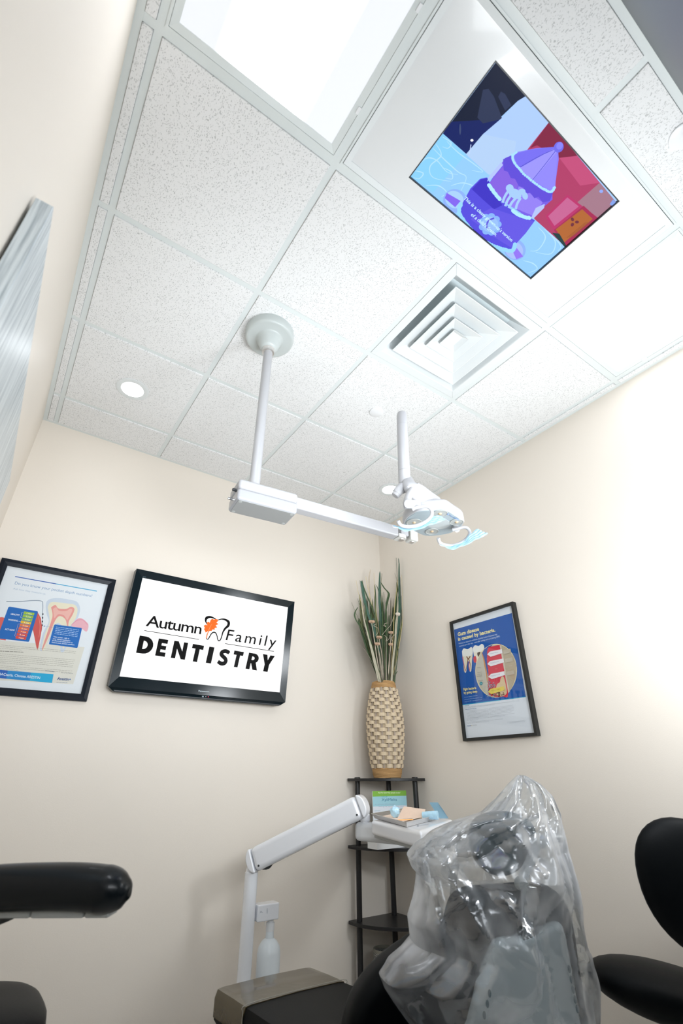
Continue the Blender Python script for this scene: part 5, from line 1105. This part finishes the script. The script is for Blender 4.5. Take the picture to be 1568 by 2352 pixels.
pad(hr_, -0.03, 0.07, 'headrest', M_tealv, 0.03, 5)
k1 = bp_(1236, 1930, -0.05); k2 = bp_(1196, 2030, -0.05)
obj('headrest_link', obox(k1, k2, 0.022, 0.030, up=NB_), M_white2, t, bevel=0.006)
obj('headrest_knob', tube([k1-NB_*0.022, k1+NB_*0.012], 0.019, 24), M_grey, t, bevel=0.002); obj('headrest_knob', tube([k2-NB_*0.022, k2+NB_*0.012], 0.018, 24), M_grey, t, bevel=0.002)
obj('knob_rim', tube([bp_(1262, 1925, -0.04), bp_(1286, 1925, -0.03)], 0.013, 20), M_chrome, t, smooth=True)
obj('cross_shaft', tube([k1, bp_(1286, 1925, -0.03)], 0.012, 20), M_chrome, t, smooth=True)
obj('headrest_post', obox(bp_(1212, 2035, -0.03), bp_(1218, 2170, -0.03), 0.055, 0.012, up=NB_), M_chrome, t, bevel=0.003)

# crumpled clear bag over the headrest and back
LE = [(1190, 1781), (1168, 1800), (1140, 1836), (1104, 1868), (1040, 1886), (990, 1914), (954, 1947), (938, 1968), (948, 1995), (962, 2012), (958, 2040), (950, 2070), (938, 2110), (942, 2140), (944, 2160), (925, 2178), (895, 2205), (870, 2236), (878, 2262), (905, 2305), (940, 2352), (980, 2400)]
RE = [(1204, 1781), (1240, 1800), (1266, 1826), (1286, 1868), (1288, 1885), (1290, 1910), (1292, 1945), (1298, 1968), (1304, 1995), (1310, 2012), (1318, 2040), (1324, 2070), (1330, 2110), (1336, 2140), (1340, 2160), (1350, 2178), (1356, 2205), (1362, 2236), (1364, 2262), (1364, 2305), (1360, 2352), (1358, 2400)]
def interp(Lst, s):
    s = s*(len(Lst)-1); i = min(int(s), len(Lst)-2); f = s-i; return Vector((Lst[i][0]+(Lst[i+1][0]-Lst[i][0])*f, Lst[i][1]+(Lst[i+1][1]-Lst[i][1])*f))
NR, NC = 170, 190; bm = bmesh.new(); rs = []
FOLDS = [((1098, 1966), (1150, 2060), 9, 0.030), ((1150, 2060), (1212, 2150), 8, 0.034), ((1134, 1874), (1190, 1935), 5, 0.020), ((1190, 1935), (1236, 2002), 5, 0.020), ((1218, 1785), (1212, 1880), 6, 0.020),
         ((1236, 2000), (1215, 2150), 6, 0.018), ((950, 1960), (1040, 2040), 8, 0.028), ((1040, 2040), (1110, 2150), 8, 0.026), ((1290, 1900), (1335, 2180), 6, 0.016), ((1040, 1885), (1140, 1872), 7, 0.018),
         ((880, 2240), (960, 2352), 8, 0.022), ((1000, 2120), (1060, 2060), 6, 0.018), ((1085, 2070), (1120, 2160), 5, 0.016), ((960, 2010), (1030, 2060), 6, 0.018), ((1270, 1835), (1285, 1950), 5, 0.014)]
def vor(q):
    d_, _ = noise.voronoi(q); return d_[1]-d_[0]
def pxof(p):
    q = RM @ (np.array(p)-CAM); return 784+F*q[0]/q[2], 1176+F*q[1]/q[2]
for r in range(NR+1):
    s = r/NR; a_ = interp(LE, s); b_2 = interp(RE, s)
    A = bp_(a_.x, a_.y, 0.0); B = bp_(b_2.x, b_2.y, 0.0); mid = (A+B)/2; half = (B-A)/2
    dpt = 0.02+0.13*min(1, s*2.6)
    row = []
    for c in range(NC):
        th = 2*PI*c/NC; ct, st = math.cos(th), math.sin(th)
        p = mid+half*ct-NB_*(dpt*st)
        q = p*4.0; n1 = noise.noise(q); n2 = noise.noise(q*1.7+Vector((5, 2, 8))); n3 = noise.noise(q*2.6+Vector((1, 7, 3))); n4 = noise.noise(q*4+Vector((4, 4, 9)))
        rg = lambda x: abs(math.sin(x))
        off = 0.026*n1*2+0.030*(rg(3.2*th+3.2*n1+1.5*s)-0.5)+0.018*(rg(6.0*th-7*s+3.0*n2)-0.5)+0.009*(rg(5*th+11*s+3.5*n3)-0.5)*(0.6+n2)
        off *= (abs(st)**0.55)*(0.45+0.55*min(1, s*3))
        if st > 0:
            u, v = pxof(p)
            for f0, f1, wd, am in FOLDS:
                dx, dy = f1[0]-f0[0], f1[1]-f0[1]; k_ = max(0, min(1, ((u-f0[0])*dx+(v-f0[1])*dy)/(dx*dx+dy*dy)))
                di = math.hypot(u-f0[0]-dx*k_, v-f0[1]-dy*k_)
                if di < wd*2.0: off += am*0.35*(1-di/(wd*2.0))
        row.append(p-NB_*off*math.copysign(1, st))
    rs.append(row)
rings(bm, rs, cap0=False, cap1=False)
o = obj('plastic_chair_cover', bm, M_bag, None, smooth=True, angle=28)
tag(o, 'clear crumpled plastic bag draped over the dental chair headrest and back', 'cover')

# ================================================================== STOOLS
def castor_base(t, x, y, ztop, n=5):
    obj('column', lathe([(0.025, 0.08), (0.025, ztop)], (x, y, 0), 20), M_chrome, t, smooth=True)
    for k in range(n):
        a = 2*PI*k/n+0.4; e = Vector((math.cos(a), math.sin(a), 0)); c = Vector((x, y, 0))
        obj('base_leg', obox(c+Vector((0, 0, 0.085)), c+e*0.15+Vector((0, 0, 0.06)), 0.03, 0.022), M_dark, t, bevel=0.004)
        w_ = c+e*0.15+Vector((0, 0, 0.025)); s = Vector((-e.y, e.x, 0)); obj('castor', tube([w_-s*0.01, w_+s*0.01], 0.0245, 16), M_dark, t)
# right stool: rounded back and kidney seat
t = thing('operator_stool', (2.20, 0.40, 0), 'black stool with rounded backrest at the right edge of the frame', 'stool')
bc = dep(1612, 2038, 1.42); fw_ = Vector((0.5, 0.72, 0)).normalized(); sd = Vector((0.82, -0.57, 0)).normalized()
obj('backrest', superell(bc, 0.185, 0.04, 0.175, 2.2, 40, 20, X=(sd+Vector((0, 0, -0.12))).normalized(), Y=fw_, Z=Vector((0.0, 0, 1))), M_vinyl, t, smooth=True)
sc_ = dep(1545, 2285, 1.56)
X_ = (sd+Vector((0, 0, -0.20))).normalized(); obj('seat', superell(sc_, 0.265, 0.16, 0.075, 2.1, 40, 16, X=X_, Y=fw_, Z=Vector((0.15, 0, 1)).normalized()), M_vinyl, t, smooth=True)
obj('back_support', tube(smoothpath([bc+fw_*0.03+Vector((0, 0, -0.05)), bc+fw_*0.06+Vector((0.0, 0, -0.25)), sc_+Vector((0.05, 0, -0.06))], 5), 0.014, 12), M_dark, t, smooth=True)
castor_base(t, sc_.x, sc_.y, sc_.z-0.05)
# left stool: padded arm and seat
t = thing('assistant_stool', (0.28, 0.95, 0), 'black stool with a padded armrest at the left edge of the frame', 'stool')
am = [dep(u, v, tt) for u, v, tt in ((-60, 2044, 1.0), (0, 2039, 1.0), (70, 2036, 1.0), (150, 2035, 1.0), (200, 2037, 1.0), (230, 2040, 1.0), (255, 2044, 1.0), (270, 2047, 1.0), (281, 2049, 1.0), (289, 2050, 1.0), (294, 2051, 1.0), (298, 2052, 1.0), (300, 2052, 1.0))]
bm = bmesh.new(); ap = smoothpath(am, 3); K = len(ap); rr = []
L_end = (am[-1]-am[0]).length
for p in ap:
    q = (am[-1]-p).length; rr.append(0.0415 if q > 0.062 else 0.0415*max(0.0, 1-((0.062-q)/0.062)**2.2)**0.5+0.001)
tube(ap, rr, 24, bm, flat=0.99)
obj('arm_pad', bm, M_black2 if 'M_black2' in globals() else mat('black_glossy_vinyl', (0.002, 0.004, 0.006), 0.30, coat=0.12, spec=0.25), t, smooth=True)
dn = Vector((0, 0, -0.047))
for i, (a, b) in enumerate(((-60, 85), (87, 206), (208, 262))):
    q0 = dep(a, 2087-a*0.004, 1.0); q1 = dep(b, 2087-b*0.004, 1.0); obj('arm_plate', obox(q0, q1, 0.05, 0.024), M_grey, t, bevel=0.004)
s0 = dep(-40, 2320, 1.22); sp = dep(-10, 2352, 1.2)
sc2 = Vector((0.26, 1.17, dep(100, 2300, 1.2).z-0.045))
obj('seat', superell((sc2.x-0.005, sc2.y-0.02, sc2.z), 0.225, 0.215, 0.055, 3.0, 44, 16), M_vinyl, t, smooth=True)
obj('arm_support', tube(smoothpath([dep(30, 2090, 1.0), dep(-60, 2150, 1.02), dep(-120, 2330, 1.1), Vector((sc2.x-0.1, sc2.y-0.05, sc2.z-0.07))], 5), 0.016, 12), M_dark, t, smooth=True)
castor_base(t, sc2.x, sc2.y, sc2.z-0.04)
